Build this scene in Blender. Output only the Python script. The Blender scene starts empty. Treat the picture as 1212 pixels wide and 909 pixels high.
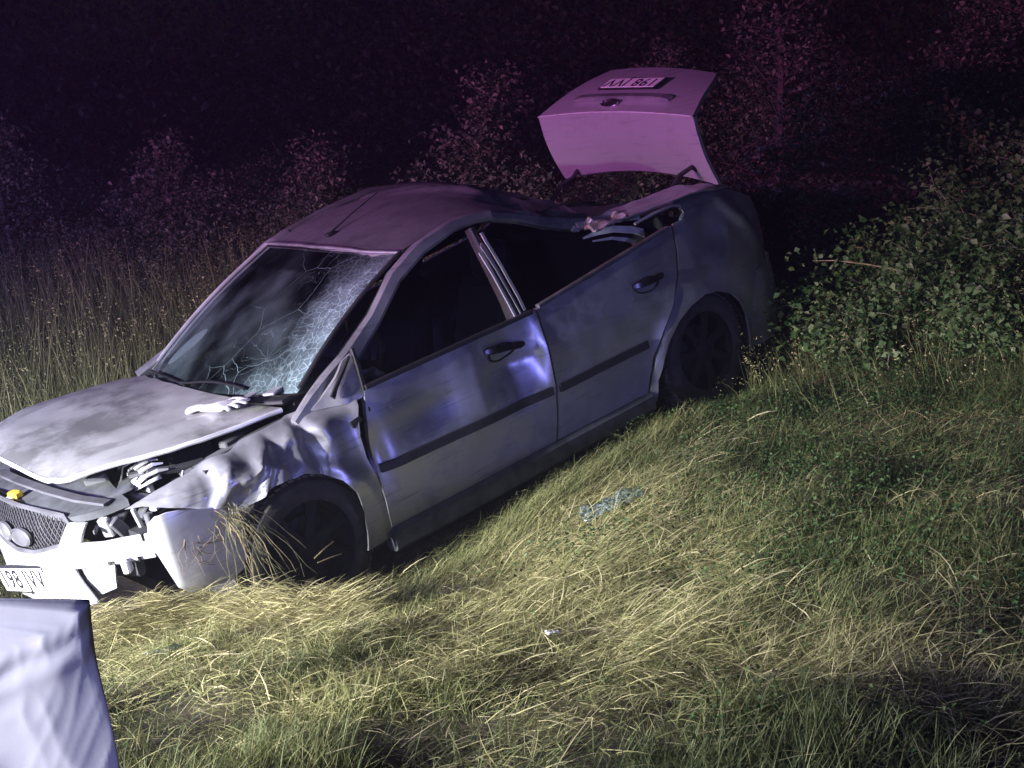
import bpy, bmesh, math, random
import numpy as np
from mathutils import Vector, Matrix, noise
from mathutils.geometry import delaunay_2d_cdt
random.seed(7); RNG = np.random.default_rng(7)
sc = bpy.context.scene
COL = sc.collection
R = math.radians

# ------------------------------------------------------------------ camera
cam = bpy.data.cameras.new('camera'); cam.sensor_width = 36.0; cam.lens = 44.57
cam.clip_start = 0.05; cam.clip_end = 500
cam_o = bpy.data.objects.new('camera', cam); COL.objects.link(cam_o)
cam_o.location = (0, 0, 1.6); cam_o.rotation_euler = (R(75), 0, 0)
sc.camera = cam_o
# ------------------------------------------------------------------ night sky, moonlight, emergency vehicles' lamps and added fills
world = bpy.data.worlds.new('World'); sc.world = world; world.use_nodes = True
wn = world.node_tree; wn.nodes.clear()
sky = wn.nodes.new('ShaderNodeTexSky'); sky.sky_type = 'NISHITA'; sky.sun_disc = False
sky.sun_elevation = R(35); sky.sun_rotation = R(200)
bg = wn.nodes.new('ShaderNodeBackground'); bg.inputs['Strength'].default_value = 0.0006
wo = wn.nodes.new('ShaderNodeOutputWorld')
wn.links.new(sky.outputs[0], bg.inputs[0]); wn.links.new(bg.outputs[0], wo.inputs[0])
sun = bpy.data.lights.new('sun', 'SUN'); sun.energy = 0.012; sun.angle = R(12); sun.color = (.75, .8, 1)
sun_o = bpy.data.objects.new('sun', sun); COL.objects.link(sun_o); sun_o.rotation_euler = (R(50), 0, R(-20))

def lamp(name, kind, loc, energy, color, size=.08, target=None, cone=None, blend=.6, flat=1.):
    l = bpy.data.lights.new(name, kind); l.energy = energy; l.color = color; l.shadow_soft_size = size
    if kind == 'SPOT': l.spot_size = R(cone); l.spot_blend = blend
    o = bpy.data.objects.new(name, l); COL.objects.link(o); o.location = loc
    if target: o.rotation_euler = (Vector(target) - Vector(loc)).to_track_quat('-Z', 'Y').to_euler()
    o.scale = (1, flat, 1)      # a dipped headlamp throws a wide, flat beam
    return o
# patrol car parked on the road to the left, its headlamps on the wreck, its beacons above
lamp('headlamp', 'SPOT', (-6.2, .3, .75), 5800, (.95, .98, 1), .09, (-1.75, 4.5, -.80), 76, 1, .42)
lamp('headlamp', 'SPOT', (-6.0, 1.7, .75), 5900, (1, .97, .92), .09, (-.1, 3.7, -.85), 70, 1, .42)
lamp('sheet_fill', 'SPOT', (-3.7, -.3, 1.15), 640, (.98, .98, 1), .04, (-.95, 1.75, .35), 46, .9)  # unseen spot added to brighten the white sheet
lamp('red_beacon', 'SPOT', (-6.9, 1.0, 1.55), 2500, (1, .12, .32), .12, (-.3, 8.2, 1.55), 74, .9, .36)      # rotating, caught as it sweeps the wreck
lamp('blue_lamp', 'POINT', (-6.7, 2.0, 1.55), 1900, (.28, .22, 1), .12)
# unseen blue fill added behind the camera; another vehicle's beacon down the road right
lamp('blue_lamp', 'POINT', (-2.2, -3.4, 2.2), 500, (.38, .40, 1), .25)
lamp('blue_lamp', 'SPOT', (7.2, -1.2, 1.5), 650, (.25, .25, 1), .25, (-.3, 5.4, -.1), 32, .8)
sc.view_settings.view_transform = 'Standard'; sc.view_settings.look = 'None'
sc.view_settings.exposure = 0; sc.view_settings.gamma = 1
sc.cycles.max_bounces = 4; sc.cycles.diffuse_bounces = 2; sc.cycles.glossy_bounces = 3; sc.cycles.transparent_max_bounces = 8
sc.cycles.use_adaptive_sampling = True; sc.cycles.adaptive_threshold = .02
sc.cycles.use_denoising = True

# ------------------------------------------------------------------ helpers
def tag(o, label=None, cat=None, group=None, kind=None):
    for k, v in (('label', label), ('category', cat), ('group', group), ('kind', kind)):
        if v: o[k] = v
    return o
def empty(name, mw=None):
    o = bpy.data.objects.new(name, None); COL.objects.link(o); o.empty_display_size = .2
    if mw is not None: o.matrix_world = mw
    return o
def link(name, me, mats, parent=None, smooth=True):
    o = bpy.data.objects.new(name, me); COL.objects.link(o)
    for m in (mats if isinstance(mats, (list, tuple)) else [mats]): me.materials.append(m)
    if smooth: me.shade_smooth()
    if parent: o.parent = parent
    return o
def from_py(name, V, F, mats, parent=None, smooth=True, mi=None):
    me = bpy.data.meshes.new(name); me.from_pydata([tuple(v) for v in V], [], F); me.update()
    o = link(name, me, mats, parent, smooth)
    if mi is not None: me.polygons.foreach_set('material_index', mi)
    return o
def sharp(o, deg=35):
    me = o.data; bm = bmesh.new(); bm.from_mesh(me)
    bmesh.ops.recalc_face_normals(bm, faces=bm.faces)
    for e in bm.edges:
        if len(e.link_faces) == 2 and e.calc_face_angle(0) > R(deg): e.smooth = False
    bm.to_mesh(me); bm.free(); return o
class B:
    """collects shapes into one bmesh"""
    def __init__(s): s.bm = bmesh.new(); s.mi = 0
    def faces_new(s, vs, fs):
        v = [s.bm.verts.new(p) for p in vs]
        for f in fs:
            try: s.bm.faces.new([v[i] for i in f]).material_index = s.mi
            except ValueError: pass
        return s
    def box(s, c, d, rot=None, bev=0.0, taper=1.0):
        m = Matrix.Translation(c) @ ((rot.to_matrix().to_4x4() if hasattr(rot, 'to_matrix') else rot.to_4x4()) if rot is not None else Matrix())
        hx, hy, hz = d[0]/2, d[1]/2, d[2]/2
        b = min(bev, hx*.9, hy*.9, hz*.9)
        if b <= 0:
            P = [(x*hx*(taper if z > 0 else 1), y*hy*(taper if z > 0 else 1), z*hz) for z in (-1, 1) for x, y in ((-1,-1),(1,-1),(1,1),(-1,1))]
            return s.faces_new([m @ Vector(p) for p in P], [(3,2,1,0),(4,5,6,7),(0,1,5,4),(1,2,6,5),(2,3,7,6),(3,0,4,7)])
        rings = []
        for z, k in ((-hz, b), (-hz+b, 0), (hz-b, 0), (hz, b)):
            t = taper if z > 0 else 1
            X, Y = (hx-k)*t, (hy-k)*t; c_ = b
            rings.append([(-X+c_,-Y,z),(X-c_,-Y,z),(X,-Y+c_,z),(X,Y-c_,z),(X-c_,Y,z),(-X+c_,Y,z),(-X,Y-c_,z),(-X,-Y+c_,z)])
        V = [m @ Vector(p) for r in rings for p in r]
        F = [tuple(range(7,-1,-1)), tuple(range(24,32))]
        for k in range(3):
            for i in range(8): F.append((k*8+i, k*8+(i+1)%8, k*8+8+(i+1)%8, k*8+8+i))
        return s.faces_new(V, F)
    def tube(s, pts, rad, n=8, flat=1.0, up=None, cap=True):
        pts = [Vector(p) for p in pts]; N = len(pts)
        rad = rad if isinstance(rad, (list, tuple)) else [rad]*N
        V, F = [], []
        u = Vector(up) if up else Vector((.31, .2, .93))
        for i, p in enumerate(pts):
            t = (pts[min(i+1, N-1)] - pts[max(i-1, 0)]).normalized()
            a = (u - t*u.dot(t)); a = a.normalized() if a.length > 1e-4 else t.orthogonal().normalized()
            b = t.cross(a)
            if not up: u = a
            for k in range(n):
                an = 2*math.pi*k/n
                V.append(p + (a*math.sin(an)*flat + b*math.cos(an))*rad[i])
        for i in range(N-1):
            for k in range(n): F.append((i*n+k, i*n+(k+1)%n, i*n+n+(k+1)%n, i*n+n+k))
        if cap: F += [tuple(range(n-1,-1,-1)), tuple(range((N-1)*n, N*n))]
        return s.faces_new(V, F)
    def band(s, pts, w, h, up):
        """rounded rectangular bar swept along pts; w across, h along 'up'"""
        pts = [Vector(p) for p in pts]; N = len(pts); V, F = [], []
        W_ = w if isinstance(w, (list, tuple)) else [w]*N; H_ = h if isinstance(h, (list, tuple)) else [h]*N
        for i, p in enumerate(pts):
            t = (pts[min(i+1, N-1)] - pts[max(i-1, 0)]).normalized()
            u = Vector(up(i) if callable(up) else up); u = (u - t*u.dot(t)).normalized(); b = t.cross(u)
            x, y = W_[i]/2, H_[i]/2; c = min(x, y)*.45
            for (q, r) in ((-x+c,-y),(x-c,-y),(x,-y+c),(x,y-c),(x-c,y),(-x+c,y),(-x,y-c),(-x,-y+c)): V.append(p + b*q + u*r)
        for i in range(N-1):
            for k in range(8): F.append((i*8+k, i*8+(k+1)%8, i*8+8+(k+1)%8, i*8+8+k))
        F += [tuple(range(7,-1,-1)), tuple(range((N-1)*8, N*8))]
        return s.faces_new(V, F)
    def lathe(s, prof, c, axis='Y', n=40, closed=False):
        V, F = [], []; m = len(prof)
        for k in range(n):
            a = 2*math.pi*k/n; ca, sa = math.cos(a), math.sin(a)
            for r, h in prof: V.append(Vector(c) + Vector((r*ca, h, r*sa)) if axis == 'Y' else Vector(c) + Vector((r*ca, r*sa, h)))
        for k in range(n):
            for j in range(m if closed else m-1): F.append((k*m+j, k*m+(j+1)%m, ((k+1)%n)*m+(j+1)%m, ((k+1)%n)*m+j))
        return s.faces_new(V, F)
    def build(s, name, mats, parent=None, smooth=True, ang=35):
        bmesh.ops.recalc_face_normals(s.bm, faces=s.bm.faces)
        me = bpy.data.meshes.new(name)
        for e in s.bm.edges:
            if len(e.link_faces) == 2 and e.calc_face_angle(0) > R(ang): e.smooth = False
        s.bm.to_mesh(me); s.bm.free()
        return link(name, me, mats, parent, smooth)

def densify(poly, step, closed=True):
    out = []; n = len(poly)
    for i in range(n if closed else n-1):
        a, b = poly[i], poly[(i+1) % n]
        k = max(1, int(math.ceil(math.dist(a, b)/step)))
        for j in range(k): out.append((a[0]+(b[0]-a[0])*j/k, a[1]+(b[1]-a[1])*j/k))
    return out
def smooth_poly(poly, it=1, keep=()):
    for _ in range(it):
        out = []; n = len(poly)
        for i in range(n):
            a, b = poly[i], poly[(i+1) % n]
            out += [(a[0]*.75+b[0]*.25, a[1]*.75+b[1]*.25), (a[0]*.25+b[0]*.75, a[1]*.25+b[1]*.75)]
        poly = out
    return poly
def inside(P, x, y):
    r = False; j = len(P)-1
    for i in range(len(P)):
        xi, yi = P[i]; xj, yj = P[j]
        if (yi > y) != (yj > y) and x < (xj-xi)*(y-yi)/(yj-yi)+xi: r = not r
        j = i
    return r
def panel(name, outline, fmap, mat, parent, step=.035, off=(0, -.012, 0), holes=(), extra=(), mirror=False, ang=40):
    """sheet-metal panel: outline in 2-D, mapped into space, with a real thickness 'off'"""
    loops = [densify(outline, step)] + [densify(h, step) for h in holes]
    pts, edges = [], []
    for L in loops:
        b = len(pts); pts += L; edges += [(b+i, b+(i+1) % len(L)) for i in range(len(L))]
    xs = [p[0] for p in loops[0]]; ys = [p[1] for p in loops[0]]
    bd = list(pts); g = []
    x = min(xs)
    row = 0
    while x < max(xs):
        y = min(ys) + (step/2 if row % 2 else 0)
        while y < max(ys):
            if inside(loops[0], x, y) and not any(inside(h, x, y) for h in loops[1:]) and min((x-p[0])**2+(y-p[1])**2 for p in bd) > (.55*step)**2:
                g.append((x, y))
            y += step
        x += step*.87; row += 1
    g += [e for e in extra]
    vs, es, fs, _, _, _ = delaunay_2d_cdt([Vector(p) for p in pts+g], edges, [], 0, 1e-6)
    tri = []
    for f in fs:
        cx = sum(vs[i][0] for i in f)/len(f); cy = sum(vs[i][1] for i in f)/len(f)
        if inside(loops[0], cx, cy) and not any(inside(h, cx, cy) for h in loops[1:]): tri.append(tuple(f))
    V = [Vector(fmap(v[0], v[1])) for v in vs]
    if mirror: V = [Vector((v.x, -v.y, v.z)) for v in V]
    o = Vector(off); o = Vector((o.x, -o.y, o.z)) if mirror else o
    n = len(V); cnt = {}
    for f in tri:
        for i in range(len(f)):
            e = (f[i], f[(i+1) % len(f)])
            cnt[e] = cnt.get(e, 0)+1
    V2 = V + [v+o for v in V]
    F = list(tri) + [tuple(n+i for i in reversed(f)) for f in tri]
    for (a, b) in cnt:
        if (b, a) not in cnt: F.append((a, n+a, n+b, b))
    me = bpy.data.meshes.new(name); me.from_pydata(V2, [], F); me.update()
    ob = link(name, me, mat, parent)
    return sharp(ob, ang)
def nz(x, y, z=0): return noise.noise(Vector((x, y, z)))
def lerp_table(xs, ys, T, x, y):
    xs = list(xs); ys = list(ys)
    i = min(max(int(np.searchsorted(xs, x))-1, 0), len(xs)-2); j = min(max(int(np.searchsorted(ys, y))-1, 0), len(ys)-2)
    a = min(max((x-xs[i])/(xs[i+1]-xs[i]), -.3), 1.3); b = min(max((y-ys[j])/(ys[j+1]-ys[j]), -.3), 1.3)
    def sm(t): return t
    return (T[i][j]*(1-a)+T[i+1][j]*a)*(1-b)+(T[i][j+1]*(1-a)+T[i+1][j+1]*a)*b
def smooth_table(xs, ys, T):
    """Catmull-Rom surface through a table"""
    def c1(ps, vs, t):
        k = min(max(int(np.searchsorted(ps, t))-1, 0), len(ps)-2)
        u = min(max((t-ps[k])/(ps[k+1]-ps[k]), -.5), 1.5)
        p1, p2 = vs[k], vs[k+1]
        h = ps[k+1]-ps[k]
        m1 = (p2-vs[k-1])/(ps[k+1]-ps[k-1])*h if k > 0 else p2-p1
        m2 = (vs[k+2]-p1)/(ps[k+2]-ps[k])*h if k+2 < len(vs) else p2-p1
        if u < 0: return p1+m1*u
        if u > 1: return p2+m2*(u-1)
        return (2*u**3-3*u*u+1)*p1+(u**3-2*u*u+u)*m1+(-2*u**3+3*u*u)*p2+(u**3-u*u)*m2
    def f(x, y): return c1(xs, [c1(ys, row, y) for row in T], x)
    return f

# ------------------------------------------------------------------ materials
def new_mat(name):
    m = bpy.data.materials.new(name); m.use_nodes = True
    return m, m.node_tree, m.node_tree.nodes['Principled BSDF']
def mat(name, col, rough=.6, metal=0., var=.12, scale=8., bump=0., bscale=60., spec=.5, coat=0., col2=None, alpha=1., trans=0.):
    m, nt, p = new_mat(name); N, L = nt.nodes, nt.links
    tc = N.new('ShaderNodeTexCoord'); n = N.new('ShaderNodeTexNoise'); n.inputs['Scale'].default_value = scale; n.inputs['Detail'].default_value = 5
    L.new(tc.outputs['Object'], n.inputs['Vector'])
    r = N.new('ShaderNodeValToRGB')
    c2 = col2 or tuple(min(1, c*(1+var)) for c in col); c1 = tuple(c*(1-var) for c in col) if not col2 else col
    r.color_ramp.elements[0].position = .35; r.color_ramp.elements[1].position = .65
    r.color_ramp.elements[0].color = (*c1, 1); r.color_ramp.elements[1].color = (*c2, 1)
    L.new(n.outputs[0], r.inputs[0]); L.new(r.outputs[0], p.inputs['Base Color'])
    p.inputs['Roughness'].default_value = rough; p.inputs['Metallic'].default_value = metal
    p.inputs['Specular IOR Level'].default_value = spec; p.inputs['Coat Weight'].default_value = coat
    p.inputs['Alpha'].default_value = alpha; p.inputs['Transmission Weight'].default_value = trans
    if bump:
        b = N.new('ShaderNodeBump'); b.inputs['Strength'].default_value = bump; b.inputs['Distance'].default_value = .004
        n2 = N.new('ShaderNodeTexNoise'); n2.inputs['Scale'].default_value = bscale; n2.inputs['Detail'].default_value = 4
        L.new(tc.outputs['Object'], n2.inputs['Vector']); L.new(n2.outputs[0], b.inputs['Height']); L.new(b.outputs[0], p.inputs['Normal'])
    return m
def paint(name, dirt_lo, dirt_hi, dirt_scale, base=(.40, .40, .43), dirtcol=(.20, .19, .17), low=True, metal=.75):
    """silver paint with a film of dust and mud on it"""
    m, nt, p = new_mat(name); N, L = nt.nodes, nt.links
    tc = N.new('ShaderNodeTexCoord')
    n = N.new('ShaderNodeTexNoise'); n.inputs['Scale'].default_value = dirt_scale; n.inputs['Detail'].default_value = 7; n.inputs['Roughness'].default_value = .62
    L.new(tc.outputs['Object'], n.inputs['Vector'])
    r = N.new('ShaderNodeValToRGB'); r.color_ramp.elements[0].position = dirt_lo; r.color_ramp.elements[1].position = dirt_hi
    L.new(n.outputs[0], r.inputs[0])
    fac = r.outputs[0]
    if low:   # road dirt thickens below the side moulding
        sp = N.new('ShaderNodeSeparateXYZ'); L.new(tc.outputs['Object'], sp.inputs[0])
        mr = N.new('ShaderNodeMapRange'); mr.inputs[1].default_value = .56; mr.inputs[2].default_value = .2; mr.inputs[3].default_value = 0; mr.inputs[4].default_value = .55
        L.new(sp.outputs[2], mr.inputs[0])
        ad = N.new('ShaderNodeMath'); ad.operation = 'ADD'; ad.use_clamp = True; L.new(fac, ad.inputs[0]); L.new(mr.outputs[0], ad.inputs[1]); fac = ad.outputs[0]
    mx = N.new('ShaderNodeMix'); mx.data_type = 'RGBA'; mx.inputs[7].default_value = (*dirtcol, 1)
    mp = N.new('ShaderNodeMapping'); mp.inputs['Scale'].default_value = (1.2, 1.2, 34); mp.inputs['Rotation'].default_value = (0, .12, 0); L.new(tc.outputs['Object'], mp.inputs[0])
    ns = N.new('ShaderNodeTexNoise'); ns.inputs['Scale'].default_value = 3; ns.inputs['Detail'].default_value = 6; L.new(mp.outputs[0], ns.inputs['Vector'])
    rs = N.new('ShaderNodeMapRange'); rs.inputs[1].default_value = .60; rs.inputs[2].default_value = .68; rs.inputs[4].default_value = .55; L.new(ns.outputs[0], rs.inputs[0])
    sx = N.new('ShaderNodeMix'); sx.data_type = 'RGBA'; sx.inputs[6].default_value = (*base, 1); sx.inputs[7].default_value = (*[c*.45 for c in base], 1); L.new(rs.outputs[0], sx.inputs[0]); L.new(sx.outputs[2], mx.inputs[6])
    L.new(fac, mx.inputs[0]); L.new(mx.outputs[2], p.inputs['Base Color'])
    m1 = N.new('ShaderNodeMapRange'); m1.inputs[3].default_value = .30; m1.inputs[4].default_value = .68; L.new(fac, m1.inputs[0]); L.new(m1.outputs[0], p.inputs['Roughness'])
    m2 = N.new('ShaderNodeMapRange'); m2.inputs[3].default_value = metal; m2.inputs[4].default_value = metal*.25; L.new(fac, m2.inputs[0]); L.new(m2.outputs[0], p.inputs['Metallic'])
    n2 = N.new('ShaderNodeTexNoise'); n2.inputs['Scale'].default_value = 14; n2.inputs['Detail'].default_value = 3
    L.new(tc.outputs['Object'], n2.inputs['Vector'])
    b = N.new('ShaderNodeBump'); b.inputs['Strength'].default_value = .04; b.inputs['Distance'].default_value = .01
    L.new(n2.outputs[0], b.inputs['Height']); L.new(b.outputs[0], p.inputs['Normal'])
    return m
M = {}
M['paint'] = paint('silver_paint', .45, .80, 5, base=(.44, .44, .48), dirtcol=(.22, .22, .22))
M['paint_hood'] = paint('dusty_silver_paint', .45, .60, 2.7, base=(.40, .40, .40), dirtcol=(.13, .13, .13), low=False, metal=.2)
M['paint_shaded'] = paint('shaded_silver_paint', .3, .6, 6, base=(.20, .20, .22), dirtcol=(.075, .075, .085), low=False, metal=.4)  # unlit roof and rails: shade is put into this darker silver
M['paint_lid'] = paint('lid_silver_paint', .55, .85, 6, base=(.40, .40, .42), low=False, metal=.3)
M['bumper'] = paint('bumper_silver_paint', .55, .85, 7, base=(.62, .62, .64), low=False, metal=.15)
M['black'] = mat('black_plastic', (.018, .018, .02), .55, var=.3, bump=.1)
M['blackgloss'] = mat('black_gloss', (.012, .012, .014), .25, var=.2)
M['grey'] = mat('grey_plastic', (.09, .09, .1), .6, var=.25, bump=.15)
M['greylight'] = mat('pale_grey_plastic', (.30, .31, .32), .6, var=.2)
M['dusty'] = mat('dusty_black_plastic', (.07, .075, .08), .75, var=.35, scale=12)
M['rubber'] = mat('tyre_rubber', (.022, .021, .021), .8, var=.4, scale=14, col2=(.05, .045, .04), bump=.25)
M['tread'] = mat('muddy_tread_rubber', (.05, .05, .045), .9, scale=16, col2=(.17, .16, .13), bump=.5, bscale=40)
M['rim'] = mat('dark_rim_metal', (.004, .004, .0045), .8, 0., var=.3)
M['chrome'] = mat('chrome', (.7, .7, .72), .15, 1., var=.05)
M['chromedull'] = mat('dull_metal', (.5, .5, .52), .35, .8, var=.2)
M['silverpart'] = mat('bright_reflector', (.75, .75, .76), .3, .5, var=.1)
M['white'] = mat('white_plastic', (.75, .75, .76), .5, var=.05)
M['trim'] = mat('pale_trim_cloth', (.62, .62, .56), .7, var=.15, scale=20)
M['dark'] = mat('dark_cavity_steel', (.02, .02, .024), .7, var=.3)
M['seat'] = mat('seat_cloth', (.012, .012, .014), .95, var=.2, scale=40, bump=.3)
M['yellow'] = mat('yellow_sticker', (.75, .5, .05), .5, var=.1)
M['plate'] = mat('plate_white', (.78, .77, .74), .45, var=.06)
M['ink'] = mat('plate_black', (.015, .015, .02), .5)
M['redlens'] = mat('red_lens', (.25, .02, .03), .15, var=.1, coat=.5)
M['lens'] = mat('clear_lens', (.5, .52, .55), .1, .3, var=.1)
M['mesh'] = mat('grille_mesh', (.05, .048, .055), .5, .3, var=.15)

def glass_mat():
    m, nt, p = new_mat('cracked_windscreen'); N, L = nt.nodes, nt.links
    N.remove(p); out = N['Material Output']
    def math_(op, a, b=None, clamp=False):
        n = N.new('ShaderNodeMath'); n.operation = op; n.use_clamp = clamp
        for i, v in enumerate((a, b)):
            if v is None: continue
            if isinstance(v, (int, float)): n.inputs[i].default_value = v
            else: L.new(v, n.inputs[i])
        return n.outputs[0]
    def ramp(v, a, b, lo=0., hi=1.):
        n = N.new('ShaderNodeMapRange'); n.interpolation_type = 'SMOOTHSTEP'
        for i, q in enumerate((a, b, lo, hi)): n.inputs[i+1].default_value = q
        L.new(v, n.inputs[0]); return n.outputs[0]
    uv = N.new('ShaderNodeUVMap'); uv.uv_map = 'UVMap'    # u: left edge 1 .. right edge -1, v: 0 base .. 1 top
    sp = N.new('ShaderNodeSeparateXYZ'); L.new(uv.outputs[0], sp.inputs[0]); u, v = sp.outputs[0], sp.outputs[1]
    def noise_(scale, det=4, vec=None):
        n = N.new('ShaderNodeTexNoise'); n.inputs['Scale'].default_value = scale; n.inputs['Detail'].default_value = det
        L.new(vec or uv.outputs[0], n.inputs['Vector']); return n
    def vor(scale, width, dist=.25):
        nn = noise_(3.5, 3); mv = N.new('ShaderNodeVectorMath'); mv.operation = 'SCALE'; mv.inputs['Scale'].default_value = dist; L.new(nn.outputs['Color'], mv.inputs[0])
        ad = N.new('ShaderNodeVectorMath'); ad.operation = 'ADD'; L.new(uv.outputs[0], ad.inputs[0]); L.new(mv.outputs[0], ad.inputs[1])
        vv = N.new('ShaderNodeTexVoronoi'); vv.feature = 'DISTANCE_TO_EDGE'; vv.inputs['Scale'].default_value = scale; L.new(ad.outputs[0], vv.inputs['Vector'])
        return ramp(vv.outputs['Distance'], width, width*.3)
    n1 = noise_(2.6, 5).outputs[0]; nwob = math_('MULTIPLY', math_('SUBTRACT', n1, .5), .9)
    us = math_('ADD', u, nwob)
    crush = ramp(us, .50, 1.0)                               # crazed strip along the driver's side pillar
    crush = math_('MULTIPLY', crush, ramp(math_('ADD', v, math_('MULTIPLY', nwob, .5)), 1.02, .80, .55, 1.))
    mid = ramp(us, .05, .9)
    fine = vor(24, .07, .2); med = vor(9, .022, .12); big = vor(3.0, .006, .10)
    frost = math_('MULTIPLY', crush, math_('ADD', math_('MULTIPLY', noise_(9, 8).outputs[0], .75), math_('MULTIPLY', fine, .5)), True)
    lines = math_('MULTIPLY', med, math_('MULTIPLY', mid, ramp(noise_(4.2, 2).outputs[0], .48, .6)))
    lines = math_('MAXIMUM', lines, math_('MULTIPLY', big, math_('MULTIPLY', ramp(us, -.25, .45), .9)))
    for (cu_, cv_, nr, amp) in ((.60, .22, 2.1, .45), (.80, .86, 1.7, .5)):      # stars round two impacts
        a_, b_ = math_('SUBTRACT', u, cu_), math_('MULTIPLY', math_('SUBTRACT', v, cv_), 1.3)
        rr_ = math_('POWER', math_('ADD', math_('MULTIPLY', a_, a_), math_('MULTIPLY', b_, b_)), .5)
        an_ = math_('ADD', math_('MULTIPLY', math_('ARCTAN2', b_, a_), nr), math_('MULTIPLY', noise_(3.5, 5).outputs[0], 4.5))
        ds_ = math_('MULTIPLY', math_('ABSOLUTE', math_('SUBTRACT', math_('FRACT', an_), .5)), rr_)
        lines = math_('MAXIMUM', lines, math_('MULTIPLY', ramp(ds_, .006, .002), math_('MULTIPLY', ramp(rr_, .95, .15), amp)))
    # dusty right-hand side outside the wiper sweep, and the leaf-shaped patch the wiper left
    arc = math_('ADD', math_('MULTIPLY', math_('ADD', u, 1.02), 1.6), math_('MULTIPLY', math_('POWER', math_('ABSOLUTE', math_('SUBTRACT', v, .45)), 2.), 1.6))
    dust = math_('MULTIPLY', ramp(arc, .72, .5), math_('MULTIPLY', ramp(v, .10, .16), ramp(v, .70, .52)))
    du, dv = math_('SUBTRACT', u, -.50), math_('SUBTRACT', v, .235)
    q1 = math_('ADD', math_('MULTIPLY', du, .75), math_('MULTIPLY', dv, -.85)); q2 = math_('ADD', math_('MULTIPLY', du, .62), math_('MULTIPLY', dv, 1.2))
    leaf = math_('ADD', math_('POWER', math_('MULTIPLY', math_('ABSOLUTE', q1), 11.), 2.), math_('POWER', math_('MULTIPLY', math_('ABSOLUTE', q2), 4.2), 2.))
    leaf = ramp(leaf, 1.05, .9)
    film = math_('MULTIPLY', math_('MAXIMUM', math_('MULTIPLY', dust, .16), math_('MULTIPLY', leaf, .24)), ramp(noise_(6, 4).outputs[0], .2, .7, .6, 1.))
    film = math_('MAXIMUM', film, math_('MULTIPLY', ramp(noise_(2.0, 5).outputs[0], .35, .75), .15))
    band = ramp(v, .80, .84, 0, 1.)                         # tinted shade band
    film = math_('MULTIPLY', film, math_('SUBTRACT', 1., math_('MULTIPLY', band, .7)))
    white = math_('MAXIMUM', math_('MULTIPLY', frost, .9), math_('MAXIMUM', math_('MULTIPLY', lines, .34), film), True)
    tr = N.new('ShaderNodeBsdfTransparent')
    mixc = N.new('ShaderNodeMix'); mixc.data_type = 'RGBA'; L.new(band, mixc.inputs[0]); mixc.inputs[6].default_value = (.09, .12, .17, 1); mixc.inputs[7].default_value = (.03, .03, .05, 1); L.new(mixc.outputs[2], tr.inputs[0])
    gl = N.new('ShaderNodeBsdfGlossy'); gl.inputs['Roughness'].default_value = .04; gl.inputs[0].default_value = (.9, .95, 1, 1)
    fr = N.new('ShaderNodeFresnel'); fr.inputs[0].default_value = 1.5
    m1 = N.new('ShaderNodeMixShader'); L.new(fr.outputs[0], m1.inputs[0]); L.new(tr.outputs[0], m1.inputs[1]); L.new(gl.outputs[0], m1.inputs[2])
    df = N.new('ShaderNodeBsdfDiffuse'); df.inputs[0].default_value = (.46, .66, .66, 1)
    tl = N.new('ShaderNodeBsdfTranslucent'); tl.inputs[0].default_value = (.5, .66, .62, 1)
    m0 = N.new('ShaderNodeMixShader'); m0.inputs[0].default_value = .25; L.new(df.outputs[0], m0.inputs[1]); L.new(tl.outputs[0], m0.inputs[2])
    m2 = N.new('ShaderNodeMixShader'); L.new(white, m2.inputs[0]); L.new(m1.outputs[0], m2.inputs[1]); L.new(m0.outputs[0], m2.inputs[2])
    bp = N.new('ShaderNodeBump'); bp.inputs['Strength'].default_value = .4; bp.inputs['Distance'].default_value = .01; L.new(frost, bp.inputs['Height']); L.new(bp.outputs[0], gl.inputs['Normal']); L.new(bp.outputs[0], df.inputs['Normal'])
    L.new(m2.outputs[0], out.inputs[0]); return m
M['windscreen'] = glass_mat()
def plain_glass():
    m, nt, p = new_mat('broken_clear_glass'); N, L = nt.nodes, nt.links; N.remove(p)
    tr = N.new('ShaderNodeBsdfTransparent'); tr.inputs[0].default_value = (.8, .88, .86, 1); gl = N.new('ShaderNodeBsdfGlossy'); gl.inputs['Roughness'].default_value = .15
    df = N.new('ShaderNodeBsdfDiffuse'); df.inputs[0].default_value = (.35, .40, .38, 1)
    a = N.new('ShaderNodeMixShader'); a.inputs[0].default_value = .16; L.new(tr.outputs[0], a.inputs[1]); L.new(gl.outputs[0], a.inputs[2])
    n = N.new('ShaderNodeTexNoise'); n.inputs['Scale'].default_value = 25; r = N.new('ShaderNodeMapRange'); r.inputs[1].default_value = .45; r.inputs[2].default_value = .9; r.inputs[3].default_value = .03; L.new(n.outputs[0], r.inputs[0])
    b = N.new('ShaderNodeMixShader'); L.new(r.outputs[0], b.inputs[0]); L.new(a.outputs[0], b.inputs[1]); L.new(df.outputs[0], b.inputs[2]); L.new(b.outputs[0], N['Material Output'].inputs[0]); return m
M['glass'] = plain_glass()
def dark_glass():
    m, nt, p = new_mat('dark_side_glass'); N, L = nt.nodes, nt.links; N.remove(p)
    tr = N.new('ShaderNodeBsdfTransparent'); tr.inputs[0].default_value = (.06, .07, .08, 1); gl = N.new('ShaderNodeBsdfGlossy'); gl.inputs['Roughness'].default_value = .06
    fr = N.new('ShaderNodeFresnel'); a = N.new('ShaderNodeMixShader'); L.new(fr.outputs[0], a.inputs[0]); L.new(tr.outputs[0], a.inputs[1]); L.new(gl.outputs[0], a.inputs[2]); L.new(a.outputs[0], N['Material Output'].inputs[0]); return m
M['tint_glass'] = dark_glass()
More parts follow.
